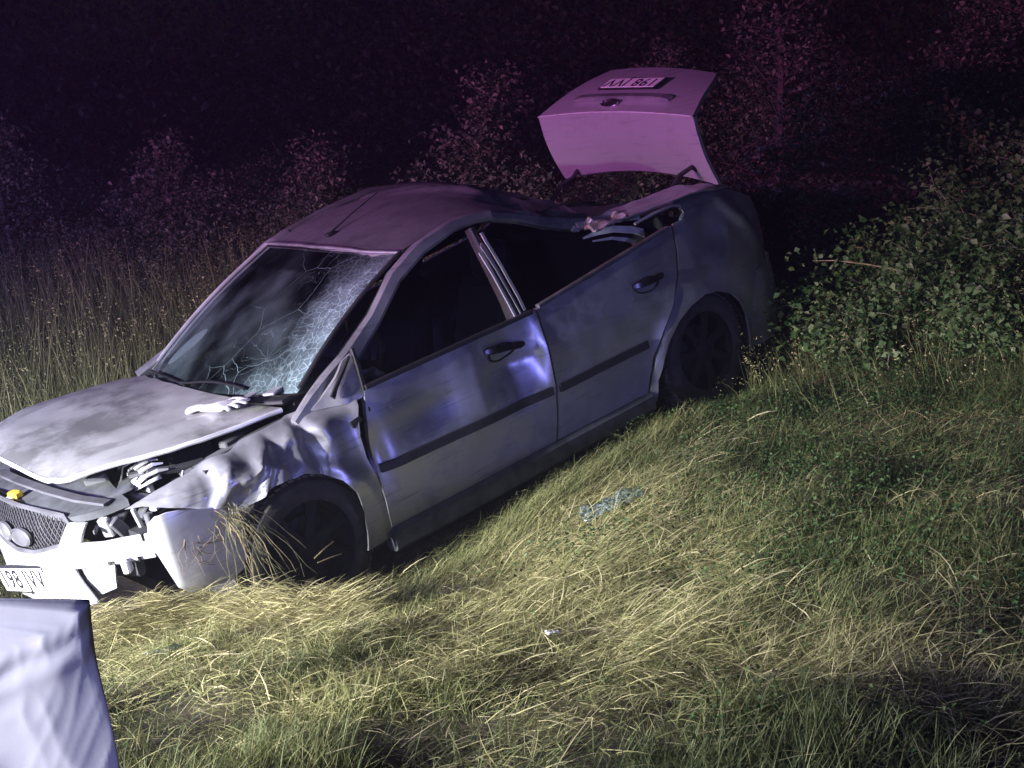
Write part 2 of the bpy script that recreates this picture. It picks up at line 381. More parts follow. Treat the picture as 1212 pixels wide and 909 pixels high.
def tint_mat(name, stops, rough=.7, trans=.3):
    """colour from the per-blade / per-leaf attribute 'tint'"""
    m, nt, p = new_mat(name); N, L = nt.nodes, nt.links; N.remove(p)
    a = N.new('ShaderNodeAttribute'); a.attribute_name = 'tint'
    r = N.new('ShaderNodeValToRGB'); e = r.color_ramp.elements
    while len(e) < len(stops): e.new(.5)
    for i, (pos, c) in enumerate(stops): e[i].position = pos; e[i].color = (*c, 1)
    L.new(a.outputs['Fac'], r.inputs[0])
    df = N.new('ShaderNodeBsdfPrincipled'); df.inputs['Roughness'].default_value = rough; df.inputs['Specular IOR Level'].default_value = .25; L.new(r.outputs[0], df.inputs['Base Color'])
    tl = N.new('ShaderNodeBsdfTranslucent'); L.new(r.outputs[0], tl.inputs[0])
    mx = N.new('ShaderNodeMixShader'); mx.inputs[0].default_value = trans; L.new(df.outputs[0], mx.inputs[1]); L.new(tl.outputs[0], mx.inputs[2]); L.new(mx.outputs[0], N['Material Output'].inputs[0]); return m
GRASS_STOPS = [(0, (0.0346, 0.0551, 0.0188)), (0.25, (0.0823, 0.1103, 0.037)), (0.45, (0.1577, 0.175, 0.0651)), (0.62, (0.267, 0.2606, 0.1075)), (0.82, (0.4273, 0.3914, 0.1879)), (1, (0.6315, 0.5682, 0.3397))]
M['grass'] = tint_mat('grass_blades', GRASS_STOPS)
M['leaf'] = tint_mat('shrub_leaves', [(0, (.022, .05, .016)), (.5, (.06, .115, .034)), (.8, (.105, .165, .06)), (1, (.19, .24, .12))], .5, .25)
M['treeleaf'] = tint_mat('tree_leaves', [(0, (.03, .045, .03)), (.6, (.06, .075, .05)), (1, (.14, .14, .10))], 1., .25)
M['youngleaf'] = tint_mat('young_tree_leaves', [(0, (.05, .06, .04)), (.6, (.11, .12, .08)), (1, (.26, .24, .17))], 1., .25)
M['bark'] = mat('bark', (.07, .055, .04), .9, var=.3, scale=20, bump=.5)
M['stem'] = mat('green_stem', (.13, .13, .07), .8, var=.3, scale=20)
M['drystem'] = mat('dry_stem', (.36, .29, .15), .8, var=.3, scale=20)

# ------------------------------------------------------------------ terrain
CP = np.array([(-6,-3,.05),(0,-3,.05),(6,-3,.1),(-3,0,0),(0,0,0),(3,0,.08),(-1.7,2.4,-.16),(-1,2.4,-.10),(0,2.4,0),(1.2,2.4,.06),(3,2.4,.15),(6,2.4,.3),
 (-.84,5.02,-.80),(1.1,6.75,-.36),(-1.83,6.25,-1.0),(.11,7.98,-.56),(-1.3,4.52,-.66),(-2.0,4.9,-.92),(-2.4,5.9,-.97),
 (-.35,4.75,-.58),(.3,5.5,-.40),(.85,6.05,-.27),(0,3.9,-.33),(1.0,4.4,-.16),(1.1,5.3,-.2),(2.0,4.4,-.03),(2.2,6.0,.0),(3.2,5.4,.18),
 (1.9,7.4,-.12),(2.8,7.6,.16),(1.5,9.5,-.15),(4,7.6,.55),(6,6,.7),(-3.3,8,-.92),(-4,6,-.85),(-1.5,9,-.85),(-6,10,-.8),(0,12,-.5),(6,12,.5),(-8,4,-.5),(-6,3,-.3),
 (-12,14,-.6),(12,14,.6),(0,18,-.4),(12,0,.3),(-12,-4,0),(0,-10,0)], float)
def _tps(r2): return np.where(r2 > 1e-12, .5*r2*np.log(np.maximum(r2, 1e-12)), 0)
def _fit():
    n = len(CP); K = _tps(((CP[:, None, :2]-CP[None, :, :2])**2).sum(-1)) + np.eye(n)*.02
    P = np.c_[np.ones(n), CP[:, :2]]; A = np.block([[K, P], [P.T, np.zeros((3, 3))]])
    return np.linalg.solve(A, np.r_[CP[:, 2], 0, 0, 0])
TW = _fit()
def gz(x, y):
    x = np.asarray(x, float); y = np.asarray(y, float); sh = x.shape; X = np.c_[x.ravel(), y.ravel()]
    out = np.empty(len(X))
    for i in range(0, len(X), 40000):
        q = X[i:i+40000]; K = _tps(((q[:, None]-CP[None, :, :2])**2).sum(-1)); out[i:i+40000] = K @ TW[:-3] + TW[-3] + q @ TW[-2:]
    r = np.hypot(X[:, 0], X[:, 1]-4); f = np.clip((r-13)/10, 0, 1); f = f*f*(3-2*f)
    out = out*(1-f) + (-.3)*f
    px, py = X[:, 0], X[:, 1]
    out += (1-f)*(.030*np.sin(px*3.1+1.3*np.sin(py*2.3))*np.sin(py*2.7+.8) + .018*np.sin(px*7.3+py*3.1)*np.sin(py*8.1-px*2))
    return out.reshape(sh)
def ground():
    c = np.linspace(-1, 1, 171); s = np.sign(c)*(np.abs(c)*6 + np.abs(c)**6*164)
    X, Y = np.meshgrid(s, s+5, indexing='ij'); Z = gz(X, Y) - .012
    n = len(s); V = np.c_[X.ravel(), Y.ravel(), Z.ravel()]
    i = np.arange(n-1)[:, None]*n + np.arange(n-1)[None]; F = np.stack([i, i+n, i+n+1, i+1], -1).reshape(-1, 4)
    me = bpy.data.meshes.new('ground'); me.from_pydata(V.tolist(), [], F.tolist())
    m = mat('soil_and_thatch', (.045, .036, .02), .95, scale=9, col2=(.10, .085, .04), bump=.9, bscale=45)
    tag(link('ground', me, m), kind='structure')
ground()

# ------------------------------------------------------------------ the crashed car (local frame: x forward, y to its left, z up)
CARM = Matrix(((-.7348, .6410, -.2217, -1.3381), (-.6549, -.7556, -.0143, 5.6692), (-.1767, .1347, .9750, -.9155), (0, 0, 0, 1)))
q = CARM.to_3x3().to_quaternion(); CARM = Matrix.Translation(CARM.translation) @ q.to_matrix().to_4x4()
CARI = CARM.inverted()
car = empty('crashed_sedan', CARM)
tag(car, 'crashed silver sedan with crumpled front and raised boot lid, resting in the grassy ditch', 'car')
ZP = ((.16,.25,.40,.55,.75,.90,1.06,1.16,1.3), (.845,.872,.895,.908,.902,.880,.845,.80,.73))
def ys(x, z):
    y = float(np.interp(z, *ZP))
    if x > .05: y -= .42*(x-.05)**2
    if x < -2.75: y -= .16*((-2.75-x)/.65)**2
    return y
def arch_flare(x, z, cx, cz, r):
    d = math.hypot(x-cx, z-cz)-r
    return .022*math.exp(-(max(d, 0)/.05)**2) if d > -.06 else .02
def tri_dent(x, z, cx, cz, wx, wz, depth, px=1.0):
    a = abs(x-cx)/wx + abs(z-cz)/wz
    return -depth*max(0, 1-a)**px
# --- front fender
FA = [(-.256,.22),(-.268,.30),(-.273,.40),(-.25,.51),(-.205,.58),(-.13,.64),(-.046,.676),(.064,.686),(.15,.675),(.216,.655),(.275,.628)]
def ztop(x): return float(np.interp(x, (-.45,-.25,-.1,.12,.33,.48,.62), (.93,.905,.888,.87,.835,.80,.765)))
def fender_map(dmg):
    def f(x, z):
        y = ys(x, z) + arch_flare(x, z, -.0, .33, .35)
        zt = ztop(x); k = max(0, (z-(zt-.085))/.085); y -= .12*k*k
        if dmg:
            w = math.exp(-((x-.20)/.22)**2-((z-.76)/.13)**2)
            fu, fv = (x*1.0+z*.75)*8.5, (z-x*.6)*2.6
            y += w*(.062*((1-abs(nz(fu, fv, 3)))**3-.4) + .020*((1-abs(nz(fu*1.9+2, fv*1.6, 8)))**3-.4))
            z2 = z + w*.03*nz(x*9, z*7, 5)
            y += tri_dent(x, z, -.13, .77, .075, .22, .05) + .012*math.exp(-((x+.22)/.05)**2)   # folded behind the arch
            y += tri_dent(x, z, .02, .80, .12, .08, .035)
            y += .03*math.exp(-((x+.40)/.035)**2)*math.exp(-((z-.72)/.16)**2)                # rear edge sprung outwards
            y += .018*nz(x*5, z*5, 9)*math.exp(-((x+.28)/.15)**2)
            return (x, y, z2)
        return (x, y, z)
    return f
fo = [(-.425,.935),(-.40,.86),(-.372,.80),(-.355,.72),(-.358,.62),(-.385,.50),(-.398,.40),(-.405,.30),(-.41,.22)] + FA + [(.33,.672),(.45,.722),(.57,.762),(.62,.762),(.48,.797),(.33,.833),(.12,.868),(-.1,.886),(-.25,.903)]
panel('front_fender', fo, fender_map(True), M['paint'], car, .013, (0, -.01, 0), ang=70)
panel('front_fender', fo, fender_map(False), M['paint'], car, .05, (0, -.01, 0), mirror=True)
# --- doors
def door_map(dmg):
    def f(x, z):
        y = ys(x, z) + arch_flare(x, z, -2.6, .33, .38)
        if dmg:
            y += .005*nz(x*3, z*4) + .002*nz(x*9, z*8, 3)
            # dent at the front door handle: folded facet with a sharp rear ridge
            a = max(0., min(1., (x+1.49)/.26)); w = max(0, 1-abs(z-.72)/.24)
            if x > -1.49: y -= .075*w*max(0, (1-abs((x+1.27)/.22)))
            y += .012*math.exp(-((x+1.47)/.03)**2)*w
            y -= .02*math.exp(-((x+.75)/.22)**2-((z-.70)/.10)**2)
            if x < -.47+.06 : pass
            y += .025*math.exp(-((x+.42)/.05)**2)*math.exp(-((z-.60)/.14)**2)*(-1)
        return (x, y, z)
    return f
fd = [(-.452,.893),(-.425,.80),(-.41,.70),(-.405,.60),(-.408,.47),(-.412,.35),(-.42,.235),(-.9,.24),(-1.432,.258),(-1.46,.40),(-1.478,.52),(-1.485,.70),(-1.487,.928),(-1.25,.914),(-.89,.906)]
rd = [(-1.500,.930),(-1.497,.70),(-1.490,.52),(-1.473,.40),(-1.446,.258),(-1.8,.262),(-2.105,.265),(-2.135,.36),(-2.17,.45),(-2.26,.565),(-2.38,.68),(-2.465,.80),(-2.515,.93),(-2.545,1.05),(-2.148,.996),(-1.893,.966)]
fdl = panel('front_door', fd, door_map(True), M['paint'], car, .026, (0, -.03, 0)); tag(fdl, 'dented front door with a folded crease behind its handle')
rdl = panel('rear_door', rd, door_map(True), M['paint'], car, .03, (0, -.03, 0))
panel('front_door', fd, door_map(False), M['paint'], car, .07, (0, -.03, 0), mirror=True)
panel('rear_door', rd, door_map(False), M['paint'], car, .07, (0, -.03, 0), mirror=True)
def strip(name, pts, hgt, thick, m, parent, fm):
    V = []; 
    b = B(); P = [Vector(fm(x, z)) + Vector((0, thick*.4, 0)) for x, z in pts]
    b.band(P, thick, hgt, (0, -.05, 1)); return b.build(name, m, parent)
dmp = door_map(True)
strip('side_moulding', [(-.425-.0515*i, .541-.0007*i) for i in range(21)], .042, .016, M['black'], fdl, dmp)
strip('side_moulding', [(-1.503-.053*i, .523+.0008*i) for i in range(13)], .042, .016, M['black'], rdl, dmp)
strip('belt_seal', [(-.46-.1*i, .905+.002*i) for i in range(11)], .022, .03, M['black'], fdl, ys and (lambda x, z: (x, ys(x, z)-.012, z)))
strip('belt_seal', [(-1.51-.1*i, .937+.0115*i) for i in range(11)], .02, .03, M['dusty'], rdl, (lambda x, z: (x, ys(x, z)-.012, z)))
def handle(x0, x1, z0, z1, parent, yoff):
    b = B(); n = 9
    P = []
    for i in range(n):
        t = i/(n-1); x = x0+(x1-x0)*t; z = z0+(z1-z0)*t
        P.append((x, dmp(x, z)[1]+.004+.026*math.sin(math.pi*min(1, max(0, t)))**.5, z))
    b.band(P, .018, [.022]+[.034]*(n-2)+[.022], (0, -.1, 1)); h = b.build('door_handle', M['blackgloss'], parent)
    c = B(); cx, cz = (x0*.55+x1*.45), (z0+z1)/2-.018
    ring = [( .085*math.cos(a), .036*math.sin(a)) for a in [2*math.pi*i/24 for i in range(24)]]
    V = []; F = []
    for k, (s_, d_) in enumerate(((1.12, .004), (1.0, .006), (.8, -.006), (.35, -.012))):
        V += [(cx+p*s_, dmp(cx+p*s_, cz+q_*s_)[1]+d_, cz+q_*s_) for p, q_ in ring]
    for k in range(3):
        for i in range(24): F.append((k*24+i, k*24+(i+1)%24, k*24+24+(i+1)%24, k*24+24+i))
    F.append(tuple(range(72, 96)))
    c.faces_new(V, F); c.build('handle_bezel', M['black'], parent)
handle(-1.13, -1.375, .835, .795, fdl, -.045)
handle(-2.13, -2.36, .842, .842, rdl, .0)
# --- rear quarter
ARC = [(-2.965,.20),(-2.962,.30),(-2.945,.42),(-2.90,.52),(-2.83,.59),(-2.723,.638),(-2.62,.652),(-2.50,.628),(-2.387,.577),(-2.29,.50),(-2.225,.42),(-2.17,.32),(-2.163,.20)]
qo = [(-2.56,1.058),(-2.53,.93),(-2.48,.80),(-2.392,.672),(-2.27,.555),(-2.18,.445),(-2.148,.36),(-2.12,.265),(-2.115,.20)] + ARC[::-1] + [(-3.0,.20),(-3.03,.36),(-3.05,.50),(-3.12,.60),(-3.26,.64),(-3.33,.70),(-3.36,.80),(-3.37,.93),(-3.34,1.012),(-3.16,1.095),(-3.0,1.15),(-2.85,1.168),(-2.72,1.160),(-2.668,1.130),(-2.676,1.09),(-2.632,1.062)]
def quarter_map(dmg):
    def f(x, z):
        y = ys(x, z) + arch_flare(x, z, -2.57, .28, .375)
        k = max(0, (z-1.07)/.09); y -= .07*min(k, 1.3)**2*(1 if x < -2.6 else .3)
        if dmg:
            # a long crease running down to the tail lamp
            u = (x+3.02)+(1.06-z)*.75
            y += .05*max(0, 1-abs(u)/.09)*max(0, 1-abs(z-.95)/.22) + .012*nz(x*4, z*4, 7)
            y -= .03*math.exp(-((x+2.82)/.12)**2-((z-.92)/.13)**2)
        return (x, y, z)
    return f
panel('rear_quarter_panel', qo, quarter_map(True), M['paint'], car, .03, (0, -.012, 0))
panel('rear_quarter_panel', qo, quarter_map(False), M['paint'], car, .06, (0, -.012, 0), mirror=True)
# tail lamps wrap round the corner
for sgn in (1, -1):
    to = [(0,1.0),(.0,.80),(.10,.76),(.30,.74),(.36,.84),(.33,.98),(.16,1.0)]
    def tmap(s, z, sgn=sgn):
        a = s/.36; x = -3.385-.10*math.sin(a*1.45); y = ys(-3.37, z)-.02-.30*(1-math.cos(a*1.45))
        return (x, sgn*y, z)
    panel('tail_lamp', to, tmap, M['redlens'], car, .04, (.03, -.01*sgn, 0))
# --- rear bumper and rear valance
RB = [(-2.985,.862),(-3.2,.845),(-3.38,.78),(-3.50,.62),(-3.57,.35),(-3.59,0)]
RB = RB + [(x, -y) for x, y in RB[-2::-1]]
def arc(pl):
    s = [0]
    for a, b in zip(pl[:-1], pl[1:]): s.append(s[-1]+math.dist(a, b))
    return s
RBS = arc(RB)
def rbmap(s, z):
    x = float(np.interp(s, RBS, [p[0] for p in RB])); y = float(np.interp(s, RBS, [p[1] for p in RB]))
    k = 1-.05*((z-.48)/.2)**2
    return (-2.9+(x+2.9)*k, y*(.985 if z < .32 else 1), z)
Lr = RBS[-1]
panel('rear_bumper', [(0,.24),(.1,.21),(Lr-.1,.21),(Lr,.24),(Lr,.50),(Lr-.12,.62),(Lr-.5,.68),(.5,.68),(.12,.62),(0,.50)], rbmap, M['paint'], car, .05, (.015, 0, 0))
b = B(); b.box((-3.42,0,.78),(.05,1.2,.22)); b.box((-3.05,0,.58),(.8,1.15,.04)); b.box((-2.72,0,.82),(.05,1.3,.5)); b.box((-3.06,.62,.8),(.66,.04,.46)); b.box((-3.06,-.62,.8),(.66,.04,.46))
b.build('boot_tub', M['dark'], car, False)
# gutter frame round the boot opening
b = B(); G = [(-2.80,.60,1.13),(-3.0,.62,1.105),(-3.2,.61,1.06),(-3.40,.56,.975),(-3.45,.30,.955),(-3.46,0,.95),(-3.45,-.30,.955),(-3.40,-.56,.975),(-3.2,-.61,1.06),(-3.0,-.62,1.105),(-2.80,-.60,1.13)]
b.band(G, .09, .03, (0, 0, 1)); b.build('boot_gutter', M['paint'], car)
# parcel shelf / rear scuttle below the missing rear glass
panel('rear_scuttle', [(-2.62,-.6),(-2.9,-.62),(-2.93,-.3),(-2.94,0),(-2.93,.3),(-2.9,.62),(-2.62,.6)], lambda x, y: (x, y, 1.10+.012*nz(x*6, y*6)), M['dusty'], car, .06, (0, 0, -.02))
# --- roof, crushed down over the left rear
RX = (-2.5,-2.2,-1.95,-1.65,-1.3,-.95); RY = (-.62,-.3,0,.3,.62)
RT = ((1.33,1.30,1.23,1.17,1.14),(1.46,1.42,1.34,1.25,1.17),(1.50,1.50,1.455,1.35,1.225),(1.515,1.53,1.51,1.462,1.375),(1.475,1.50,1.49,1.465,1.395),(1.395,1.425,1.425,1.405,1.34))
rf = smooth_table(RX, RY, RT)
def roof_map(x, y):
    z = rf(x, y)
    crease = (x+1.78)+(y-.2)*.42
    z += .035*math.exp(-(crease/.045)**2)*math.exp(-((y-.25)/.4)**2) - .03*math.exp(-((crease+.16)/.09)**2)
    k = min(1, max(0, (-1.62-x)/.2))*min(1, max(0, (y+.25)/.4)); z += k*(.022*nz(x*6, y*6, 2)+.045*((1-abs(nz(x*5+y*3, y*5-x*2, 6)))**3-.4))
    return (x, y, z)
ro = [(-.985,.60),(-.93,.45),(-.895,.2),(-.885,0),(-.895,-.2),(-.93,-.45),(-1.0,-.60),(-1.3,-.645),(-1.7,-.66),(-2.1,-.65),(-2.4,-.61),(-2.47,-.3),(-2.46,0),(-2.40,.3),(-2.25,.56),(-2.02,.63),(-1.75,.64),(-1.5,.625),(-1.25,.61)]
roof = panel('roof', ro, roof_map, M['paint_shaded'], car, .035, (0, 0, -.02))
ax, ay = -1.04, -.02; az = roof_map(ax, ay)[2]
b = B(); b.box((ax, ay, az+.008), (.07, .035, .02), None, .008); b.tube([(ax, ay, az+.015), (ax-.16, ay-.005, az+.075), (ax-.34, ay-.01, az+.135)], [.0045, .0035, .0025], 6)
b.build('aerial', M['black'], roof)
# roof drip channel, left: dark groove between rail and roof skin
b = B(); b.tube([(-1.0,.615,1.36),(-1.15,.612,1.39),(-1.3,.615,1.41),(-1.5,.63,1.405)], .007, 6); b.build('roof_ditch_strip', M['black'], roof)
# --- pillars and cant rails
def pil(name, P, w, h, up, m=M['paint']):
    b = B(); b.band(P, w, h, up); return b.build(name, m, car)
pil('a_pillar', [(-.13,.80,.85),(-.25,.785,.905),(-.36,.762,.950),(-.499,.727,1.010),(-.705,.688,1.128),(-.80,.674,1.20),(-.885,.662,1.268),(-1.071,.645,1.352),(-1.29,.640,1.402),(-1.42,.645,1.402),(-1.52,.655,1.392)],
    [.05,.06,.07,.075,.07,.065,.065,.06,.055,.05,.045], [.05,.085,.10,.088,.072,.07,.072,.07,.062,.055,.05], (0, -.3, 1))
pil('cant_rail', [(-1.52,.65,1.385),(-1.68,.655,1.335),(-1.85,.66,1.265),(-2.0,.665,1.215),(-2.12,.67,1.19)], [.05]*5, [.05,.05,.06,.06,.05], (0, -.3, 1), M['paint_shaded'])
pil('a_pillar', [(-.16,-.765,.95),(-.36,-.745,1.03),(-.7,-.69,1.24),(-1.0,-.635,1.405),(-1.15,-.64,1.44)], .05, [.08,.06,.055,.05,.05], (0, .3, 1))
pil('cant_rail', [(-1.12,-.645,1.43),(-1.4,-.665,1.475),(-1.75,-.675,1.51),(-2.1,-.675,1.46),(-2.45,-.68,1.33),(-2.75,-.70,1.19),(-2.95,-.71,1.12)], [.05,.05,.05,.055,.07,.09,.1], .06, (0, .3, 1), M['paint_shaded'])
bp1 = pil('b_pillar', [(-1.405,.815,.90),(-1.395,.80,1.0),(-1.372,.765,1.15),(-1.352,.73,1.29),(-1.35,.70,1.37)], [.075,.07,.06,.055,.05], [.07,.062,.052,.045,.04], (1, 0, 0), M['black'])
b = B(); b.band([(-1.375,.86,.93),(-1.365,.843,1.0),(-1.342,.805,1.15),(-1.320,.772,1.262)], .008, .016, (1, 0, 0)); b.build('pillar_edge_strip', M['greylight'], bp1)
b = B(); b.band([(-1.438,.86,.94),(-1.428,.843,1.02),(-1.402,.80,1.18),(-1.378,.765,1.30),(-1.372,.752,1.345)], .008, .018, (1, 0, 0)); b.build('pillar_edge_strip', M['greylight'], bp1)
b = B(); b.band([(-1.408,.862,.935),(-1.397,.843,1.01),(-1.372,.80,1.17),(-1.350,.766,1.285),(-1.352,.76,1.30)], .008, [.012,.014,.018,.03,.004], (1, 0, 0)); b.build('pillar_edge_strip', M['chromedull'], bp1)
pil('b_pillar', [(-1.42,-.83,.90),(-1.38,-.75,1.2),(-1.36,-.67,1.45)], .06, .09, (1, 0, 0), M['black'])
# left rear pillar, beaten flat: runs from the buckled roof corner back to the deck
cp = panel('c_pillar', [(-2.06,0),(-2.06,.10),(-2.25,.15),(-2.5,.15),(-2.75,.155),(-3.0,.15),(-3.16,.10),(-3.16,.06),(-2.95,.0),(-2.7,-.012),(-2.45,-.01),(-2.2,-.01)],
    lambda x, w: (x, .80-w*.95-.012*math.sin((x+2.1)*3), 1.178+.22*w-.015*abs(x+2.45)-max(0, -x-2.85)*.20+.01*nz(x*8, w*20)+ (.025*nz(x*16, w*30, 3) if x > -2.28 else 0)), M['paint_lid'], car, .022, (0, -.012, -.012))
# torn trim and airbag cloth hanging inside the quarter window
def ribbon(name, P, w, m, parent, up=(0, -.35, 1), th=.006):
    b = B(); b.band(P, th, w, up); return b.build(name, m, parent)
ribbon('torn_trim', [(-2.02,.73,1.135),(-2.10,.745,1.14),(-2.22,.75,1.128),(-2.36,.745,1.085),(-2.44,.74,1.045)], [.01,.026,.036,.042,.05], M['trim'], cp)
ribbon('torn_trim', [(-2.07,.74,1.105),(-2.20,.745,1.085),(-2.31,.74,1.045),(-2.37,.74,1.01)], [.008,.016,.024,.03], M['trim'], cp)
ribbon('torn_trim', [(-2.25,.72,1.152),(-2.36,.72,1.142),(-2.46,.715,1.125)], [.006,.016,.026], M['greylight'], cp)
ribbon('window_seal', [(-2.30,.83,1.13),(-2.45,.826,1.145),(-2.60,.822,1.148),(-2.668,.822,1.13),(-2.672,.826,1.09),(-2.63,.836,1.064)], .014, M['greylight'], cp, th=.012)
b = B()
for i in range(7): b.box((-2.02-.035*i*random.uniform(.6,1.3), .70+random.uniform(-.03,.04), 1.185+random.uniform(-.02,.02)), (random.uniform(.05,.1), .04, random.uniform(.02,.05)), Matrix.Rotation(random.uniform(-.8,.8), 3, 'Y') @ Matrix.Rotation(random.uniform(-.5,.5), 3, 'X'), .006)
b.build('crumpled_roof_corner', M['paint_lid'], car)
# mirror triangle and quarter-light bar
panel('mirror_triangle', [(-.20,.885),(-.265,.915),(-.345,.972),(-.43,1.035),(-.475,1.05),(-.458,.93),(-.445,.87),(-.40,.86)], lambda x, z: (x, .874-max(0, z-.88)*.38-max(0,x+.36)*.35+.008*nz(x*12, z*12), z), M['paint'], car, .02, (0, -.015, 0))
b = B(); b.band([(-.300,.868,.915),(-.335,.86,.95),(-.40,.842,1.00),(-.455,.826,1.045)], .012, [.03,.02,.016,.012], (0, 0, 1)); b.build('mirror_seal', M['black'], car)
b = B(); b.band([(-.485,.815,1.07),(-.475,.845,.99),(-.462,.868,.91),(-.445,.885,.80)], [.02,.026,.026,.014], .02, (0, 1, .2)); b.build('quarter_light_bar', M['black'], car)
b = B(); b.box((-.36, .905, .785), (.06, .01, .03), Matrix.Rotation(.3, 3, 'Y'), .008); b.build('missing_repeater_hole', M['black'], car)
# intact dark windows on the far side
for wo in ([(-.50,.93),(-.62,1.06),(-.85,1.24),(-1.05,1.36),(-1.36,1.43),(-1.38,.94)],[(-1.42,.94),(-1.40,1.43),(-1.8,1.47),(-2.1,1.42),(-2.45,1.28),(-2.62,1.14),(-2.55,1.07)]):
    panel('side_window', wo, lambda x, z: (x, ys(x, .93)-.015-(z-.93)*.36, z), M['tint_glass'], car, .12, (0, -.004, 0), mirror=True)
# --- windscreen
def ws(s, t):
    e = 1-s*s
    bx, by, bz = -.215+.17*e, .735*s, .958+.02*e+ (.004 if s < 0 else 0)
    tx, ty, tz = -.985+.095*e-(.01 if s < 0 else 0), .605*s, 1.382-.032*s+.035*e
    k = .03*math.sin(math.pi*t)
    d = -.012*math.exp(-((s-.75)/.2)**2)*abs(nz(s*7, t*9))*2.2
    return Vector((bx+(tx-bx)*t+k*.5, by+(ty-by)*t, bz+(tz-bz)*t+k*.85+d))
def windscreen():
    n, m = 36, 30; V, F, UV = [], [], []
    for lay in (0, 1):
        for j in range(m+1):
            for i in range(n+1):
                s, t = -1+2*i/n, j/m; p = ws(s, t)
                V.append(p - Vector((.004, 0, .005))*lay); UV.append((s, t))
    o = (n+1)*(m+1)
    for j in range(m):
        for i in range(n):
            a = j*(n+1)+i; F.append((a, a+1, a+n+2, a+n+1))
    me = bpy.data.meshes.new('windscreen'); me.from_pydata(V[:o], [], F); me.update()
    uvl = me.uv_layers.new(name='UVMap')
    for l in me.loops: uvl.data[l.index].uv = UV[l.vertex_index]
    return link('windscreen', me, M['windscreen'], car)
wsc = windscreen()
b = B(); b.band([ws(s, 1.0)+Vector((-.004,0,.012)) for s in np.linspace(-1,1,13)], .022, .014, (0,0,1)); b.build('screen_top_trim', M['chromedull'], wsc)
b = B(); b.band([ws(-1.0, t)+Vector((0,-.008,.01)) for t in np.linspace(0,1,9)], .02, .016, (0,0,1)); b.build('screen_side_trim', M['greylight'], wsc)
b = B(); b.band([ws(1.0, t)+Vector((0,.004,.008)) for t in np.linspace(.02,1,9)], .022, .014, (0,0,1)); b.build('screen_side_trim', M['black'], wsc)
b = B(); b.band([ws(s, -.02)+Vector((.02,0,-.006)) for s in np.linspace(-.97,.97,15)], .07, .018, (0,0,1)); cowl = b.build('cowl_grille', M['black'], car)
for s0, s1, tt in ((-.82, .02, .035), (-.05, .62, .05)):
    b = B(); P = [ws(s0+(s1-s0)*k/8, tt*(.4+.6*math.sin(k/8*math.pi)))+Vector((.006,0,.016)) for k in range(9)]
    b.tube(P, [.012]+[.007]*8, 6); b.build('wiper', M['blackgloss'], cowl)
b = B(); b.box((-.17,.62,.975),(.10,.06,.012),Matrix.Rotation(.5,3,'Z'),.004); b.box((-.13,.50,.968),(.14,.04,.012),Matrix.Rotation(.2,3,'Z'),.004); b.build('broken_cowl_piece', M['greylight'], cowl)
# --- bonnet, sprung from its latch and tilted
HX = (-.2,.1,.35,.6,.85); HY = (-.72,-.35,0,.35,.72)
HT = ((.965,.995,.995,.970,.918),(1.0,1.022,1.005,.968,.914),(1.022,1.035,1.005,.962,.908),(1.02,1.03,1.0,.95,.897),(.975,1.0,.985,.925,.86))
hf = smooth_table(HX, HY, HT)
def hood_map(x, y):
    z = hf(x, y)
    # raised power-bulge lines and the rolled leading edge
    yl = .50-.12*(x/.8); z += .010*math.exp(-((abs(y)-yl)/.035)**2)
    z += .010*nz(x*3.2, y*3.2, 1)+.004*nz(x*9, y*9, 4)
    e = max(0, x-.70+.35*y*y)/.16; z -= .028*min(e, 1.3)**2
    return (x, y, z)
ho = [(-.135,.715),(-.02,.705),(.1,.688),(.23,.662),(.35,.628),(.47,.582),(.57,.532),(.66,.482),(.72,.445),(.755,.405),(.772,.34),(.788,.22),(.80,.08),(.805,-.06),(.80,-.2),(.775,-.34),(.72,-.47),(.62,-.57),(.47,-.63),(.3,-.675),(.1,-.71),(-.12,-.735),(-.085,-.5),(-.045,-.22),(-.035,0),(-.05,.25),(-.085,.5)]
hood = panel('bonnet', ho, hood_map, M['paint_hood'], car, .03, (0, 0, -.022))
# thin lip round the bonnet edge, paler than the bonnet
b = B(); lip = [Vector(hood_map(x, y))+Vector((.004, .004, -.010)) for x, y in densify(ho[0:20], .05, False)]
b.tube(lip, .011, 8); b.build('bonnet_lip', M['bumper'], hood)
b = B()
for P in ([(0,.5),(.6,.1)],[(0,-.5),(.6,-.1)],[(.3,-.5),(.3,.5)],[(.62,-.4),(.62,.4)]):
    b.band([Vector(hood_map(P[0][0]+(P[1][0]-P[0][0])*k/6, P[0][1]+(P[1][1]-P[0][1])*k/6))+Vector((0,0,-.035)) for k in range(7)], .07, .03, (0,0,1))
b.build('bonnet_frame', M['grey'], hood)
